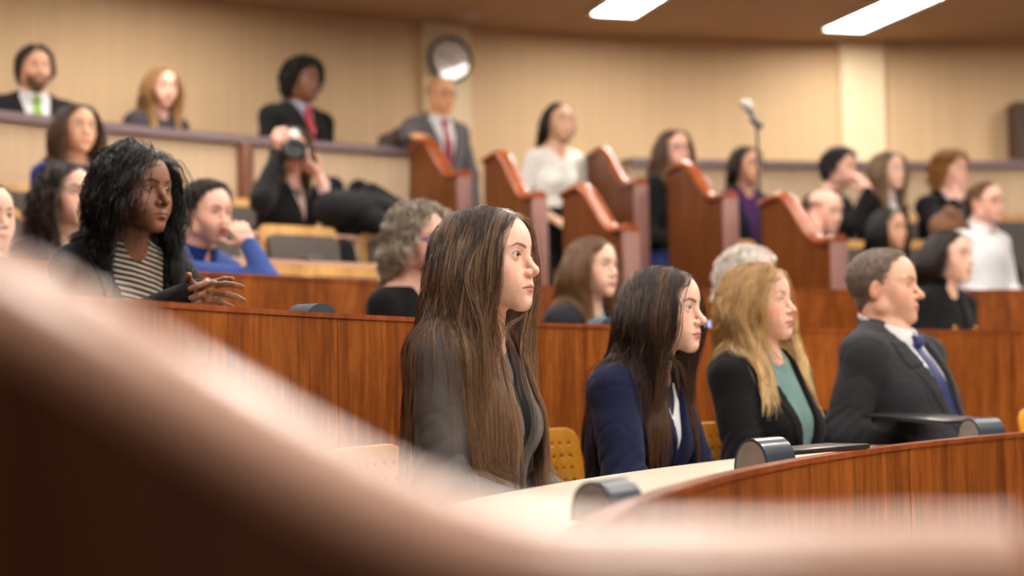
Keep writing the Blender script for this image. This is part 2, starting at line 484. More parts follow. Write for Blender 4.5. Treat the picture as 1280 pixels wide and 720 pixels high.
def scatter_eval(P, center, rad, fn):
    out = np.sqrt(((P-np.asarray(center, f32))**2).sum(1))-rad+.08
    near = out < .08
    if near.any(): out[near] = fn(P[near])
    return np.maximum(out, 0.0)*(~near)+np.where(near, out, 0)

def skin_sdf(sp, fr, hands):
    hR = fr['hR'].astype(f32); hs = f32(1/sp.get('hscale', 1))
    nk = .050+.010*sp['masc']
    hc = fr['hc'].astype(f32)
    n0 = fr['hc']+fr['hR']@np.array([-.022, 0, -.055]); n1 = fr['nb']
    def f(P):
        P = P.astype(f32)
        d = torso_sdf(P, sp, fr)
        d = smin(d, arm_sdf(P, fr), .03)
        d = smin(d, cone(P, n0, n1, nk, nk+.006), .03)
        d = smin(d, cone(P, n0+np.array([.03, 0, -.02]), n1+np.array([.035, 0, .0]), .026, .026), .03)
        near = ((P-hc)**2).sum(1) < .26**2
        if near.any():
            hd = head_sdf(((P[near]-hc)@hR)*hs, sp)/hs
            d[near] = smin(d[near], hd, .012)
        for prims in hands:
            c = np.mean([(a+b)/2 for a, b, *_ in prims], 0)
            nr = ((P-c.astype(f32))**2).sum(1) < .2**2
            if nr.any():
                Q = P[nr]; palm = np.full(len(Q), BIG, f32); fing = np.full(len(Q), BIG, f32)
                for a, b, ra, rb, kind in prims:
                    v = cone(Q, a, b, ra, rb)
                    if kind == 'palm': palm = smin(palm, v, .008)
                    else: fing = np.minimum(fing, v) if False else smin(fing, v, .0022)
                d[nr] = smin(d[nr], smin(palm, fing, .006), .006)
        return d
    return f

def vnormals(V, Q):
    a = V[Q[:, 2]]-V[Q[:, 0]]; b = V[Q[:, 3]]-V[Q[:, 1]]
    n = np.cross(a, b); N = np.zeros_like(V)
    for k in range(4): np.add.at(N, Q[:, k], n)
    return N/(np.linalg.norm(N, axis=1, keepdims=True)+1e-12)

def v_open(sp, P, T):
    """half width of the jacket opening at height z"""
    zt, zb, wv = sp.get('vtop', -.175), sp.get('vbot', -.52), sp.get('vw', .075)
    return np.clip((P[:, 2]-zb)/(zt-zb), 0, 1.3)*wv

HAIR_MATS = {}
def hair_mat(rough=.33):
    def mk():
        m, nt, b = nodes('hair')
        a = nt.nodes.new('ShaderNodeVertexColor'); a.layer_name = 'Col'
        nt.links.new(a.outputs[0], b.inputs['Base Color'])
        b.inputs['Roughness'].default_value = rough; b.inputs['Specular IOR Level'].default_value = .55
        return m
    return M('hair%g' % rough, mk)

def person(sp):
    """builds one person; sp['head'] = (px, py, depth) of the head centre"""
    h = sp.get('vox', .006)
    H = at(*sp['head']); s = sp.get('scale', 1.0); yaw = math.radians(sp['yaw'])
    sp = dict(sp); sp['hyaw'] = math.radians(sp.get('hyaw', sp['yaw'])-sp['yaw']); sp['hpitch'] = math.radians(sp.get('hpitch', 0)); sp['hroll'] = math.radians(sp.get('hroll', 0))
    sp.setdefault('browcol', sp['hair'][0]); 
    hc_ = np.array([sp.get('hx', .0), 0, -sp.get('up', .030)])
    for k_ in ('el', 'er', 'wl', 'wr'):
        if k_+'_at' in sp: sp[k_] = rotz(-yaw)@(at(*sp[k_+'_at'])-H)/s+hc_
    for k_, w_ in (('hl', 'wl'), ('hr', 'wr')):
        if k_+'_to' in sp: 
            v_ = rotz(-yaw)@(at(*sp[k_+'_to'])-H)/s+hc_-np.array(sp[w_]); sp[k_] = dict(sp.get(k_, {}), fwd=v_)
    fr = build_frame(sp)
    fl = sp['floor']
    root = thing('person', sp['label'], 'person', (H[0], H[1], fl), yaw, sp.get('group'))
    lift = H[2]-fl
    def put(name, V, Fq, mat, col=None, parent=None, smooth=True):
        V = (np.asarray(V)-fr['hc'])*s; V = V+np.array([0, 0, lift])
        return link(name, mesh_np(name, V, Fq, smooth, col), mat, parent or root)
    hR = fr['hR']; hs = sp.get('hscale', 1.0); hc = fr['hc']; lift0 = lift; lift = lift
    off_z = lift-hc[2]*s
    # ---- hands
    hands = []
    for sd, key in (('l', 'hl'), ('r', 'hr')):
        hp = sp.get(key, {})
        if hp is None: continue
        w = fr['w'+sd]; e = fr['e'+sd]; fw = np.array(hp.get('fwd', (w-e)/np.linalg.norm(w-e)), float)
        hands.append(hand_prims(w, fw, hp.get('normal', (0, (-1 if sd == 'l' else 1)*.5, -1)), 1 if sd == 'l' else -1,
                                hp.get('curl', .45), hp.get('spread', .5), .97+.06*sp['masc'], hp.get('fcurl'), hp.get('thumb', .5)))
    fskin = skin_sdf(sp, fr, hands)
    pts = np.array([fr[k] for k in ('el', 'er', 'wl', 'wr', 'shl', 'shr')]+[b for hp in hands for a, b, *_ in hp])
    lo = np.minimum(pts.min(0)-.07, (-.25, -.26, -.82)); hi = np.maximum(pts.max(0)+.07, (.16, .26, .16))
    V, Q = sdf_mesh(fskin, lo, hi, h)
    Hq = ((V-hc)@hR/hs).astype(f32)
    col = head_colour(Hq, None, sp, None)
    below = (V[:, 2] < -.19)
    col[below] = sp['skin']
    put('body', V, Q, M('skin%g' % sp.get('sss', .12), lambda: vcol('skin', .46, sp.get('sss', .12), .45)), col)

    if h < .004:
        for sg in (1, -1):
            th, ph = np.meshgrid(np.linspace(0, PI, 33), np.linspace(0, 2*PI, 41), indexing='ij')
            Vn = np.stack([np.cos(th), np.sin(th)*np.cos(ph), np.sin(th)*np.sin(ph)], -1).reshape(-1, 3)
            gz = sp.get('gaze_a', 0.0); Vn = Vn@rotz(gz).T
            ang = np.tile(np.linspace(0, PI, 33)[:, None], (1, 41)).ravel()
            bulge = np.where(ang < .48, .0007*np.cos(ang/.48*PI/2), 0)
            Vv = (np.array(EYE)*np.array([1, sg, 1])+Vn*(sp.get('eye', 1.10-.06*sp['masc'])*(.0121+bulge))[:, None])*hs@hR.T+hc
            ir = np.array(sp.get('iris', (.07, .035, .018)), f32)
            ec = np.where((ang < .17)[:, None], .004, np.where((ang < .40)[:, None], ir, np.where((ang < .47)[:, None], ir*.3, np.array(sp.get('eyewhite', (.52, .48, .46)), f32))))
            ii = np.arange(33*41).reshape(33, 41)
            Fe = np.stack([ii[:-1, :-1], ii[1:, :-1], ii[1:, 1:], ii[:-1, 1:]], -1).reshape(-1, 4)
            put('eye', Vv, Fe, M('eye', lambda: vcol('eye', .12, 0, .5)), ec)
    # ---- clothes
    bd = fr['lean']
    T_of = lambda P: np.column_stack([P[:, 0]-bd*P[:, 2], P[:, 1], P[:, 2]])
    nk = .050+.010*sp['masc']; n0 = hc+hR@np.array([-.022, 0, -.055]); n1 = fr['nb']
    gv = sp.get('gvox', h*1.25)
    glo = np.minimum(pts.min(0)-.09, (-.27, -.30, -.86)); ghi = np.maximum(pts.max(0)+.09, (.16, .30, .02))
    out_off = 0
    top = sp.get('top')
    if top:
        def ftop(P):
            P = P.astype(f32); d = torso_sdf(P, sp, fr, .006)
            d = smin(d, arm_sdf(P, fr, 1.05, .006, tip=sp.get('sleeve', .93)), .03)
            d += .0022*wob(P, 38, 8, 3)+.001*wob(P, 95, 8, 5)
            nc = top.get('neck', 'crew')
            if nc == 'turtle' or nc == 'collar' or nc == 'crew':
                d = smin(d, np.maximum(cone(P, n0, n1, nk+.006, nk+.010), P[:, 2]+(.120 if nc == 'turtle' else .165)), .02)
            else:
                T = T_of(P); vz = top.get('vz', -.30); k = top.get('vk', .55)
                d = smax(d, np.minimum(-( np.abs(P[:, 1])-k*(P[:, 2]-vz)), T[:, 0]+.02), .006)
                d = np.maximum(d, P[:, 2]+.185)
            return np.maximum(d, -(P[:, 2]+top.get('hem', .80)))
        V, Q = sdf_mesh(ftop, glo, ghi, gv)
        put(top.get('name', 'shirt'), V, Q, top['mat'])
    if sp.get('collar'):
        cm = sp['collar']
        ax = (n1-n0)/np.linalg.norm(n1-n0); cz = sp.get('collar_z', -.140)
        def fcol(P):
            P = P.astype(f32); T = T_of(P)
            dn = cone(P, n0, n1, nk+.002, nk+.010)
            tz = P[:, 2]-cz+.38*(T[:, 0]+.03)          # collar stands higher behind
            d = np.maximum(np.abs(dn-.005-.10*np.clip(-tz, 0, .1))-.0035, np.maximum(tz, -tz-.052-.25*np.clip(T[:, 0], 0, .1)))
            gap = np.abs(P[:, 1])-.004-.35*np.clip(-tz, 0, .08)
            return np.maximum(d, np.minimum(-gap, T[:, 0]+.0))
        V, Q = sdf_mesh(fcol, (-.16, -.14, -.32), (.14, .14, -.06), min(gv, .0035))
        put('shirt_collar', V, Q, cm)
    if sp.get('tie'):
        def ftie(P):
            P = P.astype(f32); T = T_of(P); z = P[:, 2]; a = np.abs(P[:, 1])
            zt = sp.get('collar_z', -.14)-.045
            base = smin(torso_sdf(P, sp, fr, 0), cone(P, n0, n1, nk, nk+.006), .03)
            wv = np.interp(z, [-.62, -.58, -.26, zt-.035, zt-.03, zt], [.0, .040, .024, .016, .021, .026]).astype(f32)
            th = np.where(z > zt-.033, .026, .014).astype(f32)
            return np.maximum(np.maximum(np.maximum(base-th, a-wv), z-zt), np.maximum(-T[:, 0], -(base+.01)))
        V, Q = sdf_mesh(ftie, (-.06, -.07, -.64), (.20, .07, -.10), min(gv, .004))
        o = put('necktie', V, Q, sp['tie'])
        if sp.get('tie_clip'):
            zc = -.43; cen = None
            xs = np.linspace(0, .2, 200); tv = ftie(np.column_stack([xs, 0*xs, 0*xs+zc]).astype(f32))
            x0 = xs[np.nonzero(tv < 0)[0][-1]] if (tv < 0).any() else .1
            mb = MB(); mb.box(((x0+.003-hc[0])*s, -.008*s, zc*s+off_z), (.006, .045*s, .007*s), None, .001)
            mb.done('tie_clip', sp['tie_clip'], o)
    jk = sp.get('jacket')
    fjack = None
    if jk:
        off = jk.get('off', .016)
        def fj(P, cut=True):
            P = P.astype(f32); T = T_of(P); z = P[:, 2]; a = np.abs(P[:, 1])
            vo = v_open(sp, P, T)
            tor = torso_sdf(P, sp, fr, off)
            arms = arm_sdf(P, fr, 1.12, off*.9, tip=.97, k=.03)
            d = smin(tor, arms, .022)
            # padded shoulder
            d = smin(d, np.minimum(sph(P, fr['shl'], .050+off*.7), sph(P, fr['shr'], .050+off*.7)), .04)
            # collar round the neck
            cz = sp.get('collar_z', -.140)-.022
            dn = cone(P, n0, n1, nk+.010, nk+.018)
            tz = z-cz+.45*(T[:, 0]+.03)
            col_ = np.maximum(dn-.006, np.maximum(tz, -tz-.08))
            d = smin(d, col_, .012)
            # folds: soft wobble everywhere, creases near the elbows and under the arms
            rdg = np.abs(wob(P*np.array([1.0, 1.0, .55], f32), 30, 6, 11))
            d = d+.0035*wob(P, 24, 8, 11)+.0016*wob(P, 70, 8, 2)+.0022*np.clip(.16-rdg, 0, .16)/.16
            for sd in 'lr':
                e = fr['e'+sd]; w_ = fr['w'+sd]; sh_ = fr['sh'+sd]; r = np.sqrt(((P-e.astype(f32))**2).sum(1))
                ax = ((w_-sh_)/np.linalg.norm(w_-sh_)).astype(f32)
                ph = (P@ax)*190+6*wob(P, 14, 4, 7)
                d = d+np.exp(-(r/.095)**2)*.0055*(1-2*np.abs(np.sin(ph*.5)))
            # lapel: a flap standing proud along the opening
            lw = jk.get('lapel', .052)
            if lw:
                fade = np.clip((z-sp.get('vbot', -.52))/.20, 0, 1)
                band = (a > vo-.002) & (a < vo+lw*fade*(1+.25*np.clip((z+.27)/.05, -1, 0))) & (T[:, 0] > -.02) & (z < -.20)
                notch = np.abs(z+.285+.25*(a-.09)) < .004
                d = d-np.where(band & ~notch, .0055, 0).astype(f32)
            else: band = None
            if cut:
                inner = smin(torso_sdf(P, sp, fr, .001), cone(P, n0, n1, nk+.001, nk+.004), .03)
                d = smax(d, np.minimum(inner, np.maximum(-(a-vo), -0*a)-0) if False else np.minimum(-(a-vo), np.minimum(T[:, 0]+.01, inner)), .002)
            zb = sp.get('vbot', -.52)
            seam = np.exp(-((P[:, 1]-.006)/.004)**2)*(z < zb)*(T[:, 0] > 0)
            d = d+.004*seam
            return np.maximum(d, -(z+jk.get('hem', .80)))
        fjack = fj
        V, Q = sdf_mesh(fj, glo, ghi, gv)
        jo = put(jk.get('name', 'jacket'), V, Q, jk['mat'])
        for (bx, bz) in jk.get('buttons', []):
            xs = np.linspace(.2, 0, 200); tv = fj(np.column_stack([xs, 0*xs+bx, 0*xs+bz]).astype(f32))
            x0 = xs[np.argmax(tv < 0)]
            mb = MB(); mb.lathe([(0, -.002), (.012, -.002), (.013, .001), (.009, .004), (0, .003)], (0, 0, 0), 20, Matrix.Rotation(PI/2, 3, 'Y').to_4x4())
            b = mb.done('button', jk['bmat'], jo); b.location = ((x0+.001-hc[0])*s, bx*s, bz*s+off_z)
    # ---- legs
    leg = sp.get('legs')
    if leg:
        hip = fr['hip']; lf = leg.get('lift', 0)
        fz = -lift/s+hc[2]
        kn = leg.get('knees'); ft = leg.get('feet')
        if kn is None:
            if leg['pose'] == 'sit':
                kz = max(hip[2]+.02, fz+.50)
                kn = [(hip[0]+.42, .10, kz), (hip[0]+.42, -.10, kz)]; ft = [(hip[0]+.40, .10, fz+.09), (hip[0]+.40, -.10, fz+.09)]
            else:
                kn = [(hip[0]+.03, .09, hip[2]/2+fz/2), (hip[0]+.03, -.09, hip[2]/2+fz/2)]; ft = [(hip[0]-.02, .10, fz+.08), (hip[0]-.02, -.10, fz+.08)]
        def fleg(P):
            P = P.astype(f32)
            d = torso_sdf(P, sp, fr, .010)
            d = np.maximum(d, P[:, 2]-(hip[2]+leg.get('waist', .09)))
            for sg, k_, f_ in ((1, kn[0], ft[0]), (-1, kn[1], ft[1])):
                hp = hip+np.array([0, .085*sg, -.02]); 
                d = smin(d, smin(cone(P, hp, k_, .088, .060), cone(P, k_, f_, .060, .048), .02), .03)
            return d+.003*wob(P, 34, 8, 9)
        allp = np.array([*kn, *ft, hip+[.15, .2, .2], hip-[.15, .2, .1]])
        V, Q = sdf_mesh(fleg, allp.min(0)-.1, allp.max(0)+.1, max(gv, .007))
        put(leg.get('name', 'trousers'), V, Q, leg['mat'])
        for sg, k_, f_ in ((1, kn[0], ft[0]), (-1, kn[1], ft[1])):
            f_ = np.array(f_); dr = np.array(leg.get('toe', (1, 0, -.12)), float); dr /= np.linalg.norm(dr)
            fs = lambda P: np.maximum(smin(cone(P.astype(f32), f_+np.array([-.03, 0, -.035]), f_+dr*.15+np.array([0, 0, -.035]), .042, .032), cone(P.astype(f32), f_, f_+np.array([0, 0, -.04]), .046, .045), .03), -(P[:, 2]-(f_[2]-.08)))
            V, Q = sdf_mesh(fs, np.minimum(f_, f_+dr*.2)-.1, np.maximum(f_, f_+dr*.2)+.1, .008)
            put('shoe', V, Q, leg['shoe'])
    # ---- hair
    hair_build(sp, fr, fskin, fjack, put, hR, hs)
    # ---- glasses
    if sp.get('glasses') is not None:
        mb = MB(); g = sp.get('glass_size', 1.0)
        for sg in (1, -1):
            ring = [Vector((.098-.004*abs(math.cos(t))-.010*(math.cos(t)*sg > .3), sg*.032+.0235*g*math.cos(t), .000+.0165*g*math.sin(t)*(1 if abs(math.sin(t)) < .8 else .95))) for t in np.linspace(0, 2*PI, 25)]
            mb.tube(ring, .0024*sp.get('glass_w', 1), 8, False)
            mb.tube([(.086, sg*.057, .004), (.04, sg*.073, .006), (-.005, sg*.079, .004), (-.015, sg*.078, -.012)], .0019*sp.get('glass_w', 1), 8)
        mb.tube([(.098, .0095, .003), (.103, 0, .005), (.098, -.0095, .003)], .002, 8)
        bm = mb.bm
        Mx = Matrix(hR.tolist()).to_4x4()
        bmesh.ops.transform(bm, matrix=Matrix.Translation((0, 0, lift)) @ Matrix.Scale(s*hs, 4) @ Mx, verts=bm.verts[:])
        go = mb.done('glasses', sp['glasses'], root)
    return root, fr

def hair_build(sp, fr, fskin, fjack, put, hR, hs):
    hc = fr['hc']; hcf = hc.astype(f32)
    st = sp.get('style', 'long')
    if st == 'none': return
    root_c, tip_c = [np.array(c, f32) for c in sp['hair']]
    hp = dict(len=.45, n=900, r=.0022, seg=26, vol=.012, part=0.0, wave=0.0, clump=.5, inertia=.62, hl=0.0, drop=-.055, noise=.10, back=.12, lift=0.0, keep=.045, jit=.25, keepy=.098, fr_low=-.2, taper=.55, gather=1.0, gy=.062, fx=.055, bx=-.150, fs=-.02, gspread=.035, spill=.0)
    base = dict(
        long={}, bob=dict(len=.26), 
        short=dict(len=.042, r=.0012, n=1700, seg=6, vol=.016, clump=.45, per=9, gather=0, inertia=.9, noise=.25, lift=.25, back=1.0),
        curly=dict(len=.40, wave=.014, r=.0032, vol=.02, noise=.2), fluffy=dict(len=.17, wave=.016, r=.003, vol=.028, noise=.3, lift=.4),
        mop=dict(len=.11, wave=.010, r=.003, vol=.02, noise=.4, lift=.6),
        bald=dict(gather=0, len=.022, r=.0018, seg=5, vol=.003, noise=.2, lift=.2, n=500))
    hp.update(base.get(st, {})); hp.update(sp.get('hairp', {}))
    hl = hp['hl']; drop = hp['drop']
    bald = st == 'bald'
    def hairline(Hq):
        y = np.abs(Hq[:, 1]); z = Hq[:, 2]
        xh = .020+hl+.66*z-.10*np.clip(y-.035, 0, 1)*(z > .03)
        xh = np.where(z < -.02, .007+hl+.9*(z+.02), xh)
        if st in ('short', 'bald'): xh = xh+.006*np.sin(z*310+Hq[:, 1]*270)+.004*np.sin(z*700)
        if st in ('short', 'bald'): xh = xh-.016*(np.random.RandomState(9).rand(len(y))**1.5)
        m = (Hq[:, 0] < xh) & (z > drop-.25*np.clip(-Hq[:, 0], 0, .1))
        if bald: m &= z < .045+.2*np.clip(-Hq[:, 0]-.04, 0, .1)
        return m
    # scalp cap under the strands
    capo = .0035 if st not in ('short', 'bald') else .0008
    def fcap(P):
        P = P.astype(f32); Hq = ((P-hcf)@hR.astype(f32))/hs
        S = Hq.copy(); S[:, 1] = np.abs(S[:, 1])
        d = smin(ell(S, (-.016, 0, .030), (.097, .074, .083)), ell(S, (.034, 0, .032), (.062, .0595, .066)), .03)
        d = smin(d, ell(S, (-.035, 0, -.04), (.060, .056, .060)), .03)-capo+.0016*wob(P, 140, 8, 4)
        y = np.abs(Hq[:, 1]); z = Hq[:, 2]
        xh = np.where(z < -.02, .007+hl+.9*(z+.02), .020+hl+.66*z)
        d = smax(d, (Hq[:, 0]-xh+(.011 if st not in ('short', 'bald') else .012))*.8, .004)
        d = np.maximum(d, drop-.03-z)
        if bald: d = np.maximum(d, z-(.045+.2*np.clip(-Hq[:, 0]-.04, 0, .1)))
        return d*hs
    V, Q = sdf_mesh(fcap, hc-.2, hc+.2, max(sp.get('vox', .006), .0035))
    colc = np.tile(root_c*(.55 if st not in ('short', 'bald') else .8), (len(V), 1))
    parts_V, parts_F, parts_C = [V], [Q], [colc]; nv = len(V)
    # roots on the scalp
    n = int(hp['n']); R = np.random.RandomState(sp.get('seed', 1))
    D = R.normal(size=(n*6, 3)); D /= np.linalg.norm(D, axis=1, keepdims=True)
    c0 = np.array([-.016, 0, .025]); 
    lo_t = np.zeros(len(D)); hi_t = np.full(len(D), .2)
    hf = lambda X: head_sdf(X.astype(f32), sp)
    for _ in range(16):
        mid = (lo_t+hi_t)/2; v = hf(c0+D*mid[:, None]); lo_t = np.where(v < 0, mid, lo_t); hi_t = np.where(v < 0, hi_t, mid)
    X = c0+D*lo_t[:, None]
    ok = hairline(X) & (np.abs(X[:, 1]) < .082)
    X = X[ok][:n]; D = D[ok][:n]; n = len(X)
    if n == 0: return
    # combing direction in head space
    part = hp['part']
    sgn = np.where(X[:, 1]+.004*R.normal(size=n) > part, 1.0, -1.0)
    if st in ('short', 'bald'):
        d0 = np.column_stack([np.full(n, -1.0)*hp['back']+.2*R.normal(size=n), sgn*.25+.2*R.normal(size=n), -.35+.15*R.normal(size=n)-.8*(X[:, 2] < .03)])
    else:
        d0 = np.column_stack([-hp['back']*(.6+.8*(X[:, 0] > .0))+0*sgn, sgn*1.0, -.1+0*sgn-.6*(X[:, 2] < .03)])
    d0 = d0+D*hp['lift']
    P = (X*hs)@hR.T+hc; d = d0@hR.T; Dn = D@hR.T
    d /= np.linalg.norm(d, axis=1, keepdims=True)
    seg = int(hp['seg']); Ls = hp['len']*(1-hp['jit']*R.rand(n))/seg
    layer = R.rand(n)
    off = .005+hp['vol']*(.15+.85*layer)
    hRf = hR.astype(f32)
    kx = hp['keep']; ky = hp['keepy']
    def coll(P):
        P = P.astype(f32); d = np.full(len(P), BIG, f32)
        Hq = ((P-hcf)@hRf)/hs; S = Hq.copy(); S[:, 1] = np.abs(S[:, 1])
        d = ell(S, (-.016, 0, .030), (.097, .074, .083)); d = smin(d, ell(S, (.034, 0, .032), (.062, .0595, .066)), .03)
        d = smin(d, ell(S, (.005, 0, -.05), (.072, .060, .065)), .03)
        keepo = ell(S, (kx+.080, 0, -.055), (.080, ky, .125))
        d = smin(d, keepo, .01)
        nb = torso_sdf(P, sp, fr, .018 if fjack is not None else .008)
        nb = smin(nb, arm_sdf(P, fr, 1.15, .014 if fjack is not None else .006), .03)
        nb = smin(nb, np.minimum(sph(P, fr['shl'], .058), sph(P, fr['shr'], .058)), .04)
        return np.minimum(d, nb)
    touch = np.zeros(n, bool)
    u_ = np.clip((X[:, 0]-hp['fs']+.012*R.normal(size=n)+.045)/.09, 0, 1); u_ = u_*u_*(3-2*u_)
    tgx = hp['bx']+(hp['fx']-hp['bx'])*u_
    tgy = np.where(u_ > .5, np.sign(X[:, 1]+1e-6)*(hp['gy']+hp['gspread']*R.rand(n)), X[:, 1]*1.25)
    spill = R.rand(n) < hp['spill']
    tgy = np.where(spill, np.sign(X[:, 1]+1e-6)*(.085+.085*R.rand(n)), tgy); tgx = np.where(spill, -.10+.13*R.rand(n), tgx)
    path = [P.copy()]; g = np.array([0, 0, -1.0])
    eps = .002
    nz = R.normal(size=(n, 3))*hp['noise']
    wob_ph = R.rand(n)*6.28
    for i in range(seg):
        t = (i+1)/seg
        cw = max(0, 1-t*2.2)
        d0w = d0@hR.T
        nd = hp['inertia']*d+(1-hp['inertia'])*g*(1.0 if st not in ('short', 'bald') else .25)+.25*cw*d0w*(1 if i < 4 else .3)+nz*(.5 if i < 3 else .18)
        if hp['gather']:
            gm = hp['gather']*((P[:, 2] < hc[2]-.045) & (P[:, 2] > -.34))
            nd = nd+np.column_stack([np.clip(tgx+fr['lean']*P[:, 2]-P[:, 0], -.1, .1)*gm*6, np.clip(tgy-P[:, 1], -.1, .1)*gm*6, 0*gm])
        nd /= np.linalg.norm(nd, axis=1, keepdims=True)
        N = P+nd*Ls[:, None]
        for it in range(2):
            v = coll(N); push = np.clip(np.maximum(off*(1 if i > 1 else (i+1)/3)*(1-.55*t), .0055)-v, 0 if st not in ('short', 'bald') else -.02, .05)
            if it == 0: touch = v < off+.004
            if (push != 0).any():
                G = np.column_stack([coll(N+np.eye(3)[k]*eps)-v for k in range(3)])/eps
                G /= np.linalg.norm(G, axis=1, keepdims=True)+1e-6
                N = N+G*push[:, None]
        d = N-P; d /= np.linalg.norm(d, axis=1, keepdims=True)+1e-9
        P = N if st not in ('short', 'bald') else P+d*Ls[:, None]
        path.append(P.copy())
    path = np.stack(path, 1)                                  # n, seg+1, 3
    # clumping towards guide strands
    ng = max(8, n//int(hp.get('per', 26))); gi = R.permutation(n)[:ng]
    # only same side of the parting
    dist = ((X[:, None, :]-X[None, gi, :])**2).sum(2)+.01*(sgn[:, None] != sgn[None, gi])
    near = gi[np.argmin(dist, 1)]
    t = np.linspace(0, 1, seg+1)[None, :, None]
    path = path+(path[near]-path)*(hp['clump']*t**1.3)*(.45+.55*R.rand(n))[:, None, None]
    if hp['wave']:
        tt = np.linspace(0, 1, seg+1)[None, :]
        fq = hp['len']/hp.get('wl', .075)*6.28; gph = (near*1.7) % 6.28
        a = hp['wave']*np.clip(tt*2.5, 0, 1)*(1-.4*u_)[:, None]
        path[:, :, 0] += a*np.sin(fq*tt+gph[:, None]); path[:, :, 1] += a*np.cos(fq*tt+gph[:, None]*1.3)
    if st not in ('short', 'bald'):
        Hp = (path-hc)@hR/hs
        inz = (Hp[:, :, 0] > kx-.004) & (Hp[:, :, 2] < .050) & (Hp[:, :, 2] > -.135) & (np.abs(Hp[:, :, 1]) < .078)
        far_ = np.cumsum(inz, 1) > 0
        Hp[:, :, 0] = np.where(inz, np.minimum(Hp[:, :, 0], kx-.004+.012*(R.rand(n)[:, None])), Hp[:, :, 0])
        Hp[:, :, 1] = np.where(inz, np.sign(Hp[:, :, 1]+1e-9)*np.maximum(np.abs(Hp[:, :, 1]), .070+.010*R.rand(n)[:, None]), Hp[:, :, 1])
        path = np.where(inz[:, :, None], (Hp*hs)@hR.T+hc, path)
        sm = path.copy(); sm[:, 1:-1] = (path[:, :-2]+path[:, 1:-1]*2+path[:, 2:])/4
        anyz = (np.cumsum(inz[:, ::-1], 1)[:, ::-1] > 0) | far_
        path = np.where(anyz[:, :, None], sm, path)
    # tubes
    T = np.gradient(path, axis=1); T /= np.linalg.norm(T, axis=2, keepdims=True)+1e-9
    ref = np.array([.31, .17, .93]); A = np.cross(T, ref); A /= np.linalg.norm(A, axis=2, keepdims=True)+1e-9
    Bv = np.cross(T, A)
    tt = np.linspace(0, 1, seg+1)
    rad = hp['r']*(1-hp['taper']*tt**2)[None, :]*(.7+.6*R.rand(n))[:, None]
    rad[:, -1] *= .3
    ring = np.stack([path+rad[:, :, None]*(A*math.cos(a)+Bv*math.sin(a)) for a in (0, 2.094, 4.189)], 2)   # n,seg+1,3,3
    Vs = ring.reshape(-1, 3)
    idx = np.arange(n*(seg+1)*3).reshape(n, seg+1, 3)
    fs = []
    for k in range(3):
        k2 = (k+1) % 3
        fs.append(np.stack([idx[:, :-1, k], idx[:, :-1, k2], idx[:, 1:, k2], idx[:, 1:, k]], -1).reshape(-1, 4))
    tipm = np.clip((tt-hp.get('ombre', .15))/.8, 0, 1)[None, :, None]
    colr = (root_c+(tip_c-root_c)*tipm)*(1+hp.get('cvar', .38)*(R.rand(n)*2-1))[:, None, None]
    if hp.get('streak'):
        sm = (R.rand(ng) < hp.get('streak_p', .3))[np.argmin(dist, 1)]*(.4+.6*R.rand(n))
        colr = colr+(np.array(hp['streak'], f32)-colr)*(sm[:, None, None]*.75)
    colr = np.broadcast_to(colr[:, :, None, :], ring.shape).reshape(-1, 3)
    parts_V.append(Vs); parts_F.append(np.concatenate(fs)+nv); parts_C.append(colr)
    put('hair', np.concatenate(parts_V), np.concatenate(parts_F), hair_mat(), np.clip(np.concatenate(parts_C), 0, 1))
# ================================================================ room
C1 = np.array([3.53, 2.25])                       # centre of the seating arcs
FL = {1: 0.0, 2: .22, 3: .44, 4: .70, 5: .95, 6: 1.35}
RP2c, RP2 = np.array([5.66, 1.14]), 6.64            # second-row panel
RP3, RD4, RD5, RRAIL = 5.65, 6.45, 7.25, 8.34
WC, WR = np.array([3.37, 2.82]), 8.84
CEIL = 3.33
def ang_of(p, c): return math.atan2(p[1]-c[1], p[0]-c[0])
def on_arc(px, c, r):
    """plan point on the far side of a circle that lies along the viewing column px"""
    k = ray(px, 360); k = k[:2]/np.linalg.norm(k[:2]); b = -(k@c); cc = c@c-r*r
    t = -b+math.sqrt(max(b*b-cc, 0)); return k*t
wood_panel = wood('sapele', srgb(124, 64, 20), srgb(158, 87, 31), srgb(180, 105, 44), coat=.08)
wood_deep = wood('mahogany', srgb(92, 46, 11), srgb(110, 58, 15), srgb(124, 70, 22), rough=.4, fig=.4, coat=.12)
wood_cap = wood('mahogany_cap', srgb(130, 62, 26), srgb(154, 78, 36), srgb(176, 96, 50), rough=.30, fig=.3, coat=.45)
post_mat = plain('post_laminate', srgb(138, 98, 90), .45, var=.05)
lit_cap = plain('lit_cap', srgb(196, 152, 130), .32, var=.03, coat=.5)  # ceiling light reflected on the glossy wood, put into the base colour
laminate = plain('beige_laminate', srgb(200, 186, 166), .42, var=.03)
beech = wood('beech', srgb(188, 140, 76), srgb(204, 156, 88), srgb(216, 170, 102), rough=.35, fig=.25, coat=.2)
amber = wood('amber_ply', srgb(226, 150, 34), srgb(236, 166, 48), srgb(242, 178, 62), rough=.35, fig=.2, coat=.3)
grey_up = fabric('grey_upholstery', srgb(92, 86, 82))
black_pl = plain('black_plastic', (.014, .014, .016), .38, var=.15, coat=.2)
dark_metal = plain('dark_metal', (.05, .05, .055), .4, metal=.6)
steel = plain('steel', (.55, .54, .53), .3, metal=1.0, var=.05)
rail_mat = plain('rail_metal', srgb(120, 100, 104), .4, metal=.0, var=.06)
carpet = fabric('carpet', srgb(96, 78, 66), big=3)
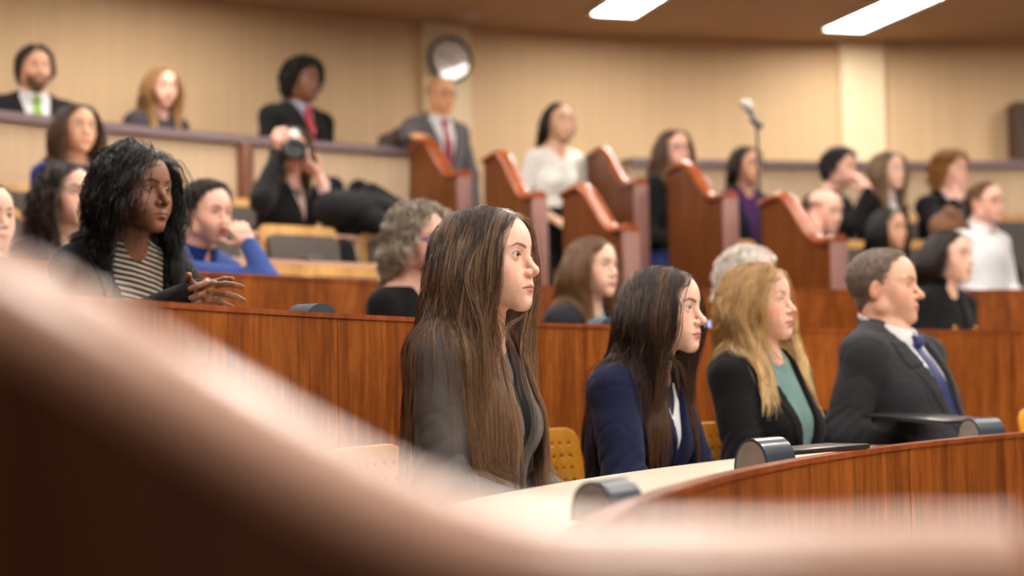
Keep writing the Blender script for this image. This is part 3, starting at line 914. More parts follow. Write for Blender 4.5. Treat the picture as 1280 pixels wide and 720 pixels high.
def wall_mat(name, col, s=1.0):
    m, nt, b = nodes(name)
    n = noise(nt, 30, (1, 1, .02), 2); n2 = noise(nt, 1.3, (1, 1, 1), 3)
    c = ramp(nt, n, [(.35, tuple(x*.95 for x in col)), (.65, tuple(min(1, x*1.03) for x in col))])
    nt.links.new(mix_rgb(nt, 1, c, ramp(nt, n2, [(.3, (.96, .96, .96)), (.7, (1.02, 1.02, 1.02))]), 'MULTIPLY'), b.inputs['Base Color'])
    b.inputs['Roughness'].default_value = .75; b.inputs['Specular IOR Level'].default_value = .2
    bump(nt, b, n, .1, .002); return m
wallm = wall_mat('wall_fabric', srgb(214, 184, 146)); wall2 = wall_mat('rail_wall_fabric', srgb(206, 180, 150))
pil = wall_mat('pilaster_paint', srgb(234, 214, 178)); ceilm = plain('ceiling_paint', srgb(178, 146, 116), .9, var=.03, scale=3)

# floors: one stepped arc per tier
aL, aR = math.radians(20), math.radians(232)
fl = MB(); fl.box((2, 4, -.05), (16, 16, .1)); struct(fl.done('floor', carpet))
for nm, c, r0, z in (('floor_second_tier', RP2c, RP2+.03, FL[2]), ('floor_third_tier', C1, RP3+.02, FL[3]), ('floor_fourth_tier', C1, RD4+.02, FL[4]), ('floor_fifth_tier', C1, RD5+.02, FL[5]), ('floor_walkway', C1, RRAIL+.04, FL[6])):
    b = MB(); b.arc(c, r0, (9.6 if c is C1 else 8.2), aL, math.radians(215), 0, z, 90); struct(b.done(nm, carpet))
# the back wall, its pilasters and the ceiling
b = MB(); b.arc(WC, WR, WR+.15, aL, aR, 0, CEIL+.05, 120); struct(b.done('wall_back', wallm))
b = MB(); b.box((2, 3, CEIL+.06), (18, 20, .12)); struct(b.done('ceiling', ceilm))
for i, (pa, pb) in enumerate(((530, 589), (1055, 1110))):
    A_, B_ = on_arc(pa, WC, WR), on_arc(pb, WC, WR)
    b = MB(); b.arc(WC, WR-.06, WR+.02, ang_of(B_, WC), ang_of(A_, WC), FL[6], CEIL, 8)
    struct(b.done('trim_%d' % (i+1), pil))
# half wall with a dark rail in front of the walkway, broken by the aisle
ra = [(aL, ang_of(on_arc(788, C1, RRAIL), C1)), (ang_of(on_arc(512, C1, RRAIL), C1), math.radians(205))]
for nm, (a0, a1) in zip(('right', 'left'), ra):
    b = MB(); b.arc(C1, RRAIL, RRAIL+.07, a0, a1, FL[5], 2.255, 70); struct(b.done('wall_walkway_%s' % nm, wall2))
    b = MB(); b.arc(C1, RRAIL-.04, RRAIL+.11, a0, a1, 2.255, 2.30, 70)
    tag(b.done('wall_rail', rail_mat), 'dark grey rail capping the beige half wall, %s' % ('below green tie and red tie' if nm == 'left' else 'behind the top row, right of the aisle'), 'rail', 'rails along the walkway wall')
p = on_arc(308, C1, RRAIL-.03); a = ang_of(p, C1)
b = MB(); b.box((p[0], p[1], (2.255+FL[5])/2), (.06, .075, 2.255-FL[5]), Matrix.Rotation(a, 3, 'Z'), .004)
tag(b.done('rail_post', wood_deep), 'reddish brown wooden post set against the beige half wall', 'post')

# ---- desks
def joints(root, c, r, a0, a1, z0, z1, n, mat):
    pass
def desk(name, label, c, r, a0, a1, zf, ztop, depth, top_z, seams, kick=0.0, topmat=laminate):
    o = thing(name, label, 'desk', (c[0]+r*math.cos((a0+a1)/2), c[1]+r*math.sin((a0+a1)/2), zf))
    off = Vector(o.location)
    def put(mb, nm, mat):
        bmesh.ops.translate(mb.bm, verts=mb.bm.verts[:], vec=-off); return mb.done(nm, mat, o)
    edges = [a1]+[ang_of(on_arc(px, c, r), c) for px in seams]+[a0]
    edges = sorted(set(edges))
    for e0, e1 in zip(edges, edges[1:]):
        b = MB(); g = .0016/r; b.arc(c, r, r+.028, e0+g, e1-g, zf+kick, ztop-.012, max(6, int((e1-e0)*40)))
        put(b, 'front_panel', wood_panel)
    b = MB(); b.arc(c, r-.004, r+.034, a0, a1, ztop-.012, ztop, 80); put(b, 'top_edge', wood_cap)
    b = MB(); b.arc(c, r+.03, r+depth, a0, a1, top_z-.03, top_z, 80); put(b, 'worktop', topmat)
    if kick: 
        b = MB(); b.arc(c, r+.06, r+.09, a0, a1, zf, zf+kick, 60); put(b, 'kickboard', black_pl)
    return o
A_c, A_r = np.array([5.49, .84]), 5.52
desk('curved_desk', 'nearest curved wooden desk with a pale top, before the grey blazer', A_c, A_r, ang_of((1.9, 5.2), A_c), ang_of((.0, .75), A_c)+2*PI, 0, .742, .47, .70, (1130, 1262))
desk('curved_desk', 'curved wooden desk front right behind the four people of the front row', RP2c, RP2, ang_of(on_arc(1420, RP2c, RP2), RP2c), ang_of((-1.05, 1.6), RP2c), FL[2]-.22+.0, 1.087, .42, .97, (198, 421, 560, 722, 905, 1075), .63)
desk('curved_desk', 'orange brown desk front one row behind the striped top and black blazer', C1, RP3, math.radians(55), math.radians(190), FL[2], 1.31, .30, 1.21, (252, 395, 560, 795, 945, 1062, 1190))
tabl = plain('pinkish_laminate', srgb(206, 160, 136), .4, var=.04)
def shelf_desk(label, r, z, a0, a1, zf):
    o = thing('shelf_desk', label, 'desk', (C1[0]+r*math.cos((a0+a1)/2), C1[1]+r*math.sin((a0+a1)/2), zf), 0, 'narrow desks of the upper rows')
    off = Vector(o.location)
    for nm, q, mat in (('worktop', (r-.03, r+.22, z-.022, z), tabl), ('modesty_panel', (r-.02, r, zf, z-.035), wall2)):
        b = MB(); b.arc(C1, q[0], q[1], a0, a1, q[2], q[3], 50); bmesh.ops.translate(b.bm, verts=b.bm.verts[:], vec=-off); b.done(nm, mat, o)
angc = lambda px, r: ang_of(on_arc(px, C1, r), C1)
shelf_desk('narrow pinkish desk before the empty grey chairs left of the aisle', RD4, FL[4]+.745, angc(590, RD4), math.radians(195), FL[3])
shelf_desk('narrow pinkish desk below the royal blue jacket', RD5, FL[5]+.70, angc(520, RD5), math.radians(198), FL[4])

# ---- wooden aisle dividers with a swept cap
def cap_curve(L, zb, zf_, n=30, ue=.80, u0=.26):
    """(distance from the back, height): crest, S slope, level front end"""
    pts = []
    for i in range(n+1):
        u = i/n
        if u < u0: z = zb-.022*(1-math.sin(u/u0*PI/2)) 
        elif u < ue:
            v = (u-u0)/(ue-u0); z = zb+(zf_-zb)*(v*v*(3-2*v))
        else: z = zf_
        pts.append((u*L, z))
    return pts
def divider(label, p_back, direc, L, zf, zb, zfront, th=.045, capmat=wood_cap, panelmat=wood_deep, capw=.085, caph=.04, group='wooden dividers down the aisle', ue=.80):
    direc = np.array([direc[0], direc[1], 0.0]); direc /= np.linalg.norm(direc)
    o = thing('aisle_divider', label, 'divider', (p_back[0], p_back[1], zf), math.atan2(direc[1], direc[0]), group)
    cv = cap_curve(L, zb-zf, zfront-zf, 40, ue, .16 if group is None else .26)
    b = MB(); b.prism([(0, 0)]+[(L-.02, 0)]+[(min(x, L-.02), z-caph*.6) for x, z in cv[::-1]], (0, -th/2, 0), (0, th, 0), (1, 0, 0), (0, 0, 1)); b.done('side_panel', panelmat, o)
    path = []
    for i, (x, z) in enumerate(cv):
        x0, z0 = cv[max(i-1, 0)]; x1, z1 = cv[min(i+1, len(cv)-1)]
        t = Vector((x1-x0, 0, z1-z0)).normalized(); up = Vector((-t.z, 0, t.x))
        path.append(((x, 0, z), (0, 1, 0), up))
    w, h = capw/2, caph
    prof = [(-w*.8, -h*.55), (-w, -h*.3)]+[(w*math.cos(t), -h*.25+h*.75*math.sin(t)) for t in np.linspace(PI, 0, 13)]+[(w, -h*.3), (w*.8, -h*.55)]
    b = MB(); b.sweep(path, prof); b.done('cap', capmat, o)
    b = MB(); b.box((L-.015, 0, (zfront-zf-caph*.5)/2), (.03, capw*1.0, zfront-zf-caph*.5), None, .004); b.done('end_post', post_mat, o)
    return o
def aisle_divider(label, pxL, pyT, d, pxR, pyR, zf):
    p = at(pxL, pyT, d); u = C1-p[:2]; u = u/np.linalg.norm(u)
    k = ray(pxR, 360); k = k[0]/k[1]
    L = (k*p[1]-p[0])/(u[0]-k*u[1])
    q = p[:2]+u*L; r = ray(pxR, pyR); zr = ZC+r[2]*q[1]/r[1]
    return divider(label, p, u, L, zf, p[2], zr)
aisle_divider('wooden divider under the hand of the standing grey suit', 516, 180, 9.45, 584, 216, FL[5])
aisle_divider('wooden divider just left of the standing white blouse', 609, 196, 8.8, 678, 243, FL[4])
aisle_divider('low wooden divider standing before the black trousers of the white blouse', 707, 238, 8.1, 792, 284, FL[3])
aisle_divider('wooden divider right of the white blouse, left of the glasses and black top', 737, 192, 9.7, 805, 226, FL[5])
aisle_divider('tall wooden divider left of the microphone stand, hiding half of a person in black', 838, 210, 9.0, 917, 242, FL[4])
aisle_divider('wooden divider lowest on the right side of the aisle', 955, 249, 8.3, 1052, 297, FL[3])
# the one the camera looks over
n0 = at(-540, 300, .80); n1 = at(1266, 702, .74)
o = divider('very near blurred wooden divider with a cap coloured pale with reflected light, sweeping across the foreground', (n0[0], n0[1], 0), (n1-n0), float(np.linalg.norm((n1-n0)[:2])), 0, 1.004, .840, .045, lit_cap, wood_deep, .085, .042, None, .74)

# ---- ceiling lamps
lampm = bpy.data.materials.new('lamp_diffuser'); lampm.use_nodes = True
_b = lampm.node_tree.nodes['Principled BSDF']; _b.inputs['Base Color'].default_value = (.9, .9, .88, 1); _b.inputs['Emission Color'].default_value = (1, .935, .85, 1); _b.inputs['Emission Strength'].default_value = LAMP
def lamp(x, y, rz, label, L=1.22, W=.30):
    o = thing('ceiling_light', label, 'ceiling light', (x, y, CEIL), rz, 'long ceiling lights')
    b = MB(); 
    for q in ((0, W/2+.012, L+.05, .024), (0, -W/2-.012, L+.05, .024)): b.box((q[0], q[1], -.012), (q[2], q[3], .024), None, .003)
    for sg in (1, -1): b.box((sg*(L/2+.012), 0, -.012), (.024, W, .024), None, .003)
    b.done('frame', plain('lamp_frame', (.8, .78, .74), .4) if 'lf' not in MATS else MATS['lf'], o)
    b = MB(); b.box((0, 0, -.010), (L, W, .012), None, .004); b.done('diffuser', lampm, o)
q0, q1 = onz(1054, 35, CEIL), onz(1132, 0, CEIL)
lang = math.atan2(q1[1]-q0[1], q1[0]-q0[0]); dv = np.array([math.cos(lang), math.sin(lang)])
c = q0[:2]+dv*.61
lamp(c[0], c[1], lang, 'long bright ceiling light at top right, above the pale pilaster')
q0 = onz(766, 16, CEIL); c = q0[:2]+dv*.61
lamp(c[0], c[1], lang, 'long bright ceiling light at the top edge, right of the clock')
for i, (x, y) in enumerate(ADDED_LAMPS): lamp(x, y, lang, 'added ceiling light outside the view, brightening faces, back wall and near cap')
# ---- clock
p = on_arc(566, WC, WR-.075); zc = at(566, 71, p[1])[2]
o = thing('wall_clock', 'round wall clock on the narrow pilaster above the standing grey suit', 'clock', (p[0], p[1], zc), math.atan2(WC[1]-p[1], WC[0]-p[0]))
MX = Matrix.Rotation(PI/2, 4, 'Y'); R_ = .155
b = MB(); b.lathe([(R_-.012, 0), (R_, .0), (R_+.004, .02), (R_, .038), (R_-.012, .042), (R_-.018, .030), (R_-.018, .0)], (0, 0, 0), 48, MX); b.done('case', dark_metal, o)
face = plain('clock_face', srgb(206, 196, 188), .12, var=.02, coat=1.0); face.node_tree.nodes['Principled BSDF'].inputs['Coat Roughness'].default_value = .02
b = MB(); b.lathe([(0, 0), (R_-.014, 0), (R_-.014, .022), (0, .022)], (0, 0, 0), 48, MX); fo = b.done('dial', face, o)
for k in range(12):
    a = k*PI/6; b = MB(); b.box((.0235, (R_-.035)*math.sin(a), (R_-.035)*math.cos(a)), (.002, .007, .02 if k % 3 else .032), Matrix.Rotation(-a, 3, 'X')); b.done('hour_mark', black_pl, fo)
for nm, a, l, w in (('hour_hand', 2.2, .07, .010), ('minute_hand', 5.1, .105, .007)):
    b = MB(); b.box((.026, math.sin(a)*l/2, math.cos(a)*l/2), (.002, w, l), Matrix.Rotation(-a, 3, 'X')); b.done(nm, black_pl, o)
# ceiling dome
p = onz(586, 14, CEIL)
o = thing('ceiling_dome', 'small pale round dome on the ceiling above the clock', 'ceiling dome', (p[0], p[1], CEIL))
b = MB(); b.lathe([(0, -.055), (.045, -.048), (.07, -.03), (.078, -.012), (.09, -.010), (.09, 0)], (0, 0, 0), 28); b.done('cover', plain('dome', srgb(190, 165, 150), .5), o)
# dark box at the right edge of the wall
p = on_arc(1292, WC, WR-.12); pz = at(1290, 172, p[1])[2]
o = thing('wall_box', 'dark brown box on the back wall cut off by the right edge', 'box', (p[0], p[1], pz), math.atan2(WC[1]-p[1], WC[0]-p[0]))
b = MB(); b.prism([(-.12, -.16), (.10, -.16), (.10, .05), (.02, .26), (-.12, .26)], (-.1, 0, 0), (.2, 0, 0), (0, 1, 0), (0, 0, 1)); b.done('housing', plain('brown_box', srgb(70, 46, 34), .6), o)
b = MB(); b.box((-.11, 0, .05), (.04, .08, .08), None, .005); b.done('bracket', dark_metal, o)

# ---- microphone on its stand
p = at(946, 158, 8.45); zf = FL[4]
o = thing('microphone_stand', 'thin black microphone stand behind the tall divider, microphone tilted up', 'microphone stand', (p[0], p[1], zf))
ht = p[2]-zf
b = MB(); b.lathe([(0, 0), (.13, 0), (.13, .012), (.03, .03), (.012, .04), (0, .04)], (0, 0, 0), 28); b.done('base', dark_metal, o)
b = MB(); b.tube([(0, 0, .03), (.01, 0, ht*.5)], .011); b.tube([(.01, 0, ht*.5), (.0, 0, ht)], .008); b.lathe([(.011, -.03), (.016, -.03), (.016, .03), (.011, .03)], (.01, 0, ht*.5), 16); b.done('pole', dark_metal, o)
b = MB(); b.tube([(0, 0, ht), (-.01, 0, ht+.03)], .014); b.tube([(.03, 0, ht-.005), (-.03, 0, ht+.04)], .017); b.done('clip', black_pl, o)
mc = thing('microphone', 'silver headed handheld microphone clipped on top of the thin stand', 'microphone', (p[0], p[1], p[2]+.02))
ax = Vector((-.062, .0, .115)).normalized()
b = MB(); b.tube([Vector((.02, 0, -.02)), ax*.03, ax*.09], [.011, .014, .019]); b.done('handle', plain('mic_grey', (.16, .16, .17), .3, metal=.7), mc)
b = MB(); b.tube([ax*.085, ax*.092], [.027, .027], 18); b.tube([ax*(.09+.033*t) for t in (0, .2, .5, .8, 1.0, 1.25, 1.45, 1.52)], [.020, .0245, .0275, .0275, .0255, .0195, .010, .003], 20); b.done('grille', steel, mc)
# ================================================================ chairs
def face_c(p): return math.atan2(C1[1]-p[1], C1[0]-p[0])
def make_perf_chair(label, loc, rz):
    """front-row chair: curved perforated plywood back, seat, four tube legs"""
    o = thing('perforated_chair', label, 'chair', loc, rz, 'amber chairs of the front row')
    def fb(P):
        x, y, z = P[:, 0], P[:, 1], P[:, 2]
        xs = -.235+.9*y*y-.16*(z-.6)
        d = np.abs(x-xs)-.006
        yy = np.abs(y)-.175; zz = np.abs(z-.62)-.105
        bx = np.sqrt(np.maximum(yy, 0)**2+np.maximum(zz, 0)**2)+np.minimum(np.maximum(yy, zz), 0)-.05
        d = np.maximum(d, bx)
        gy = (y/.036-np.round(y/.036))*.036; gz = ((z-.62)/.036-np.round((z-.62)/.036))*.036
        hole = .0052-np.sqrt(gy*gy+gz*gz)
        hole = np.where(bx < -.022, hole, -.02)
        return np.maximum(d, hole)
    V, Q = sdf_mesh(fb, (-.34, -.26, .42), (-.12, .26, .82), .0032)
    link('backrest', mesh_np('backrest', V, Q), amber, o)
    b = MB(); b.box((.0, 0, .445), (.42, .43, .016), None, .007, 3); b.done('seat', amber, o)
    for sx, sy in ((1, 1), (1, -1), (-1, 1), (-1, -1)):
        b = MB(); b.tube([(sx*.17, sy*.18, .437), (sx*.20, sy*.215, .0)], .011); b.done('leg', steel, o)
    for sy in (1, -1):
        b = MB(); b.tube([(-.15, sy*.15, .43), (-.225, sy*.13, .46), (-.237, sy*.12, .60)], .010); b.done('back_support', steel, o)
    return o
def make_tier_chair(label, loc, rz):
    """upholstered lecture chair with a beech rim, arm pad on a bent bracket and a pedestal"""
    o = thing('lecture_chair', label, 'chair', loc, rz, 'grey lecture chairs with blond wood rims')
    def shell(w, z0, z1, th, r=.05, bx=0):
        poly = []
        for cx, cz, a0 in ((w-r, z1-r, 0), (-w+r, z1-r, PI/2), (-w+.02, z0+.02, PI), (w-.02, z0+.02, 1.5*PI)):
            rr = r if cz > (z0+z1)/2 else .02
            for k in range(6): poly.append((cx+rr*math.cos(a0+k*PI/10), cz+rr*math.sin(a0+k*PI/10)))
        b = MB(); b.prism(poly, (bx-.0, 0, 0), (th, 0, 0), (0, 1, 0), (0, 0, 1))
        for v in b.bm.verts: v.co.x += .55*v.co.y**2-.14*(v.co.z-.5)
        return b
    b = shell(.222, .40, .985, .020, .05, -.29); b.done('backrest_shell', beech, o)
    b = shell(.196, .44, .935, .05, .04, -.270); b.done('backrest_pad', grey_up, o)
    b = MB(); b.box((0, 0, .43), (.44, .42, .09), None, .03, 3); b.done('seat', grey_up, o)
    b = MB(); b.tube([(-.25, -.235, .42), (-.10, -.235, .46), (.10, -.235, .60), (.16, -.235, .745)], [.024, .026, .028, .026]); a = b.done('armrest', beech, o)
    b = MB(); b.box((.10, -.235, .768), (.26, .085, .05), None, .018, 3); b.done('arm_pad', black_pl, a)
    b = MB(); b.lathe([(.0, 0), (.14, 0), (.13, .02), (.035, .04), (.03, .40), (0, .40)], (0, 0, 0), 20); b.done('pedestal', dark_metal, o)
    return o
perf_proto = None; tier_proto = None
def perf_chair(label, p, z=0, rz=None):
    global perf_proto
    rz = face_c(p) if rz is None else rz
    if perf_proto is None: perf_proto = make_perf_chair(label, (p[0], p[1], z), rz); return perf_proto
    return dup(perf_proto, (p[0], p[1], z), rz, label)
def tier_chair(label, px, r, z):
    global tier_proto
    p = on_arc(px, C1, r); rz = face_c(p)
    if tier_proto is None: tier_proto = make_tier_chair(label, (p[0], p[1], z), rz); return tier_proto
    return dup(tier_proto, (p[0], p[1], z), rz, label)

def console(label, p, rz, z, slab=None):
    o = thing('desk_console', label, 'console', (p[0], p[1], z), rz, 'black consoles on the front desk')
    pts = [(-.045, 0)]+[(.045*math.cos(t), .084*max(0, math.sin(t))**.75) for t in np.linspace(PI, 0, 15)[1:-1]]+[(.045, 0)]
    b = MB(); b.prism(pts, (0, -.055, 0), (0, .11, 0), (1, 0, 0), (0, 0, 1))
    es = [e for e in b.bm.edges if len(e.link_faces) == 2 and e.calc_face_angle(0) > 1.2]
    bmesh.ops.bevel(b.bm, geom=es, offset=.006, segments=3, affect='EDGES'); b.done('housing', M('console', lambda: plain('console_black', (.03, .045, .065), .3, var=.1, coat=.3)), o)
    b = MB(); b.prism([(x*.86, y*.88+.003) for x, y in pts], (0, -.0565, 0), (0, .003, 0), (1, 0, 0), (0, 0, 1)); b.done('end_cap', M('ccap', lambda: plain('console_cap', srgb(128, 118, 112), .5)), o)
    if slab:
        b = MB(); b.box(slab[0], slab[1], Matrix.Rotation(slab[2], 3, 'Z') @ Matrix.Rotation(slab[3], 3, 'Y'), .004); b.done('screen_panel', black_pl, o)
    return o
# ================================================================ the people
def fab(key, col, **k): return M('f_'+key, lambda: fabric(key, col, **k))
black_cloth = fab('black_cloth', (.008, .008, .009)); navy = fab('navy_cloth', srgb(28, 32, 60)); white_c = fab('white_cotton', (.72, .72, .74), var=.04)
charcoal = fab('charcoal_suit', srgb(46, 46, 50)); greysuit = fab('grey_suit', srgb(96, 92, 96)); greyj = fab('grey_blazer', srgb(100, 95, 94), weave=400)
teal = fab('teal_blouse', srgb(104, 134, 132), sheen=.1); blue_sh = fab('blue_shirt', srgb(58, 80, 142)); lightblue = fab('light_blue_shirt', srgb(150, 172, 224), var=.05)
royal = fab('royal_blue', srgb(44, 52, 110)); jeans = fab('jeans', srgb(52, 66, 116)); navytr = fab('navy_trousers', srgb(30, 34, 60)); greytr = fab('grey_trousers', srgb(72, 70, 76))
purple_c = fab('purple_shirt', srgb(74, 40, 92)); silk_navy = M('silk', lambda: plain('navy_silk', srgb(34, 46, 98), .4, var=.1, scale=300)); red_silk = M('silkr', lambda: plain('red_silk', srgb(170, 28, 44), .4, var=.1, scale=200)); green_silk = M('silkg', lambda: plain('green_silk', srgb(120, 160, 60), .4, var=.1))
shoe = M('shoe', lambda: plain('shoe_leather', (.015, .012, .011), .3)); gold = M('gold', lambda: plain('gold', srgb(220, 170, 70), .25, metal=1.0, var=.05))
def stripes():
    m, nt, b = nodes('striped_knit'); tc = nt.nodes.new('ShaderNodeTexCoord'); mp = nt.nodes.new('ShaderNodeMapping'); mp.inputs['Rotation'].default_value = (.25, .1, 0)
    nt.links.new(tc.outputs['Object'], mp.inputs[0]); w = nt.nodes.new('ShaderNodeTexWave'); w.bands_direction = 'Z'; w.inputs['Scale'].default_value = 20; w.inputs['Distortion'].default_value = .8; w.inputs['Detail'].default_value = 1
    nt.links.new(mp.outputs[0], w.inputs[0]); nt.links.new(ramp(nt, w.outputs['Fac'], [(.50, (.02, .02, .02)), (.60, srgb(176, 160, 140))]), b.inputs['Base Color']); b.inputs['Roughness'].default_value = .85; return m
striped = M('striped', stripes)
LEG = dict(pose='sit', mat=black_cloth, shoe=shoe)
fair = srgb(232, 190, 168); pink = srgb(230, 180, 160); tan = srgb(206, 156, 126); olive = srgb(214, 170, 140); deep = srgb(116, 74, 52); brown_sk = srgb(140, 92, 66)
DK = [srgb(40, 28, 22), srgb(64, 46, 36)]; BR = [srgb(84, 60, 44), srgb(128, 96, 68)]; BL = [srgb(170, 132, 84), srgb(214, 178, 122)]; BK = [srgb(18, 16, 16), srgb(30, 26, 26)]; GR = [srgb(150, 140, 130), srgb(190, 178, 166)]
P_ = []
def add(key, **k): k['key'] = key; P_.append(k)
# front row -------------------------------------------------------
add('girl', head=(612, 325, 3.54), floor=0, yaw=-24, hyaw=-27, hpitch=-2, masc=0, vox=.0020, gvox=.0042, skin=srgb(240, 193, 170), wide=.95, lean=.03,
    label='person in a grey blazer sitting nearest the camera, looking right', hair=[srgb(66, 48, 38), srgb(144, 110, 82)], style='long', iris=(.045, .024, .014), lash=1, brow=.85, browcol=srgb(74, 50, 38), lipcol=srgb(206, 122, 120),
    hairp=dict(n=11000, r=.00055, len=.66, seg=34, vol=.018, gy=.05, gspread=.09, spill=.18, per=30, clump=.45, streak=srgb(184, 144, 108), streak_p=.35, part=.0, keep=.040, keepy=.096, noise=.07, ombre=.1, jit=.3), jacket=dict(mat=greyj, off=.014, lapel=.05), vbot=-.60, vw=.075, top=dict(mat=black_cloth, neck='v', vz=-.31), legs=LEG, seed=5, open=1.1)
add('navy', head=(832, 387, 4.4), floor=0, yaw=-34, hyaw=-31, hpitch=1, masc=0, vox=.0026, gvox=.0048, skin=srgb(234, 190, 168), lean=.16, nose=1.1,
    label='person in a navy blue blazer leaning over the front desk', hair=[srgb(58, 41, 34), srgb(150, 100, 64)], style='long', browcol=srgb(52, 36, 30), blush=.6, lipcol=srgb(196, 120, 116), iris=(.03, .05, .07),
    hairp=dict(n=6500, r=.0007, len=.47, seg=26, vol=.016, clump=.45, part=.012, keep=.036, streak=srgb(150, 104, 66), streak_p=.12, ombre=.62, jit=.12, gy=.06, gspread=.05, spill=.05), jacket=dict(mat=navy, off=.018, lapel=.055), vbot=-.50, vw=.07, top=dict(mat=white_c, neck='v', vz=-.33), legs=dict(LEG, mat=navy), seed=8, el=(-.02, .22, -.53), er=(.0, -.235, -.52), wl=(.22, .06, -.56), wr=(.25, -.10, -.545))
add('blond', head=(950, 379, 4.9), floor=0, yaw=-44, hyaw=-37, hpitch=-4, masc=0, vox=.0028, gvox=.005, skin=srgb(236, 186, 168), lean=-.16, wide=1.02, fat=.5,
    label='person in a black blazer over a teal blouse in the front row', hair=[srgb(192, 152, 96), srgb(240, 208, 150)], style='curly', browcol=srgb(150, 110, 76), browmix=.7, blush=.8, lipcol=srgb(190, 110, 108), open=.75,
    hairp=dict(n=5200, r=.0008, len=.42, seg=28, vol=.018, clump=.65, part=.02, wave=.007, wl=.11, keep=.012, streak=srgb(116, 84, 50), streak_p=.22, ombre=.2, noise=.09, gy=.075, gspread=.06), jacket=dict(mat=black_cloth, off=.016, lapel=.05), vbot=-.62, vw=.085, top=dict(mat=teal, neck='crew'), legs=LEG, seed=12)
add('man', head=(1106, 359, 5.2), floor=0, yaw=-40, hyaw=-27, hpitch=-1, masc=1, vox=.0028, gvox=.005, scale=1.03, skin=srgb(226, 176, 150), lean=-.28, wide=1.08, belly=.4, fat=.6, nose=1.15, lips=.75, open=.72,
    label='person in a charcoal suit, white shirt and blue tie sitting in the front row', hair=[srgb(118, 102, 92), srgb(172, 156, 142)], style='short', browcol=srgb(110, 84, 66), browmix=.55, blush=.5, lipcol=srgb(186, 118, 106),
    hairp=dict(n=4500, len=.036, r=.0009, vol=.014, hl=-.012, noise=.4, cvar=.5), jacket=dict(mat=charcoal, off=.022, lapel=.065), vbot=-.56, vw=.085, top=dict(mat=white_c, neck='collar'), collar=white_c, tie=silk_navy, tie_clip=steel, legs=dict(LEG, mat=charcoal), seed=14, el=(-.06, .25, -.50), er=(-.02, -.27, -.50), wl=(.26, .08, -.60), wr=(.28, -.14, -.585))
# second row ------------------------------------------------------
add('bw', head=(172, 239, 4.45), floor=FL[2], yaw=-46, hyaw=-34, hpitch=2, masc=0, vox=.0030, gvox=.0052, skin=srgb(138, 92, 66), eyewhite=(.30, .26, .24), lean=.14, nose=1.2, lips=1.35, lipcol=srgb(150, 84, 78), face_w=1.06, fat=.5, blush=.1,
    label='person in a black blazer and striped top with clasped hands', hair=[srgb(14, 12, 13), srgb(26, 22, 24)], style='curly', browcol=srgb(24, 16, 14), iris=(.012, .008, .006),
    hairp=dict(n=4200, r=.0009, len=.36, seg=26, vol=.034, wave=.012, wl=.10, clump=.6, part=.02, keep=.006, keepy=.112, noise=.1, gather=.6, gy=.09), jacket=dict(mat=black_cloth, off=.018, lapel=.055), vbot=-.66, vw=.10, top=dict(mat=striped, neck='crew'), legs=LEG, seed=21,
    el=(.16, .24, -.49), er=(.18, -.27, -.47), wl_at=(246, 371, 4.06), wr_at=(238, 373, 4.0), hl_to=(272, 366, 3.96), hr_to=(268, 370, 3.92), hl=dict(normal=(-.6, -.7, -.3), fcurl=(.8, .85, .9, .9), spread=.3), hr=dict(normal=(-.5, .75, -.3), fcurl=(.35, .6, .8, .9), spread=.6))
add('gray', head=(527, 303, 5.6), floor=FL[2], yaw=-35, hyaw=-42, masc=0, vox=.0042, skin=pink, fat=.7,
    label='person in purple glasses and a black top just behind the grey blazer', hair=[srgb(136, 122, 106), srgb(200, 186, 168)], style='fluffy', glasses=M('purple_frame', lambda: plain('purple_frame', srgb(84, 54, 160), .3)), glass_w=1.3,
    hairp=dict(n=2600, r=.0013, len=.145, vol=.042, hl=-.012, keep=.05, keepy=.10), top=dict(mat=black_cloth, neck='v', vz=-.27), legs=LEG, seed=31)
add('lb', head=(742, 334, 6.3), floor=FL[2], yaw=-38, hyaw=-44, masc=0, vox=.0045, skin=fair,
    label='person in a dark checked blazer and pale top, between grey blazer and navy blazer', hair=[srgb(110, 78, 52), srgb(158, 116, 80)], style='long', hairp=dict(n=2200, r=.0014, len=.40, vol=.012, keep=.03, part=.015), jacket=dict(mat=fab('dark_check', srgb(40, 40, 46))), vw=.06, top=dict(mat=fab('greyblue_top', srgb(150, 156, 164)), neck='crew'), legs=LEG, seed=33)
add('white', head=(936, 348, 6.2), floor=FL[2], yaw=-35, hyaw=-35, masc=1, vox=.006, skin=pink, label='person in a light blue shirt mostly hidden behind the teal blouse', hair=[srgb(214, 206, 196), srgb(236, 230, 222)], style='fluffy', hairp=dict(n=1600, r=.0016, len=.09, vol=.02), top=dict(mat=lightblue, neck='collar'), collar=lightblue, legs=LEG, seed=35)
add('lady', head=(1187, 321, 7.25), floor=FL[2], yaw=-52, hyaw=-46, masc=0, vox=.005, skin=fair, label='person in a black jacket with gold buttons behind the charcoal suit', hair=[srgb(42, 30, 26), srgb(58, 42, 36)], style='long', hairp=dict(n=1800, r=.0016, len=.40, vol=.010, keep=.0, part=.01, back=.8, fx=-.10),
    jacket=dict(mat=black_cloth, lapel=0, buttons=[(-.075, -.36), (.075, -.36), (-.075, -.45), (.075, -.45)], bmat=gold), vbot=-.40, vw=.04, top=dict(mat=black_cloth, neck='turtle'), legs=LEG, seed=36)
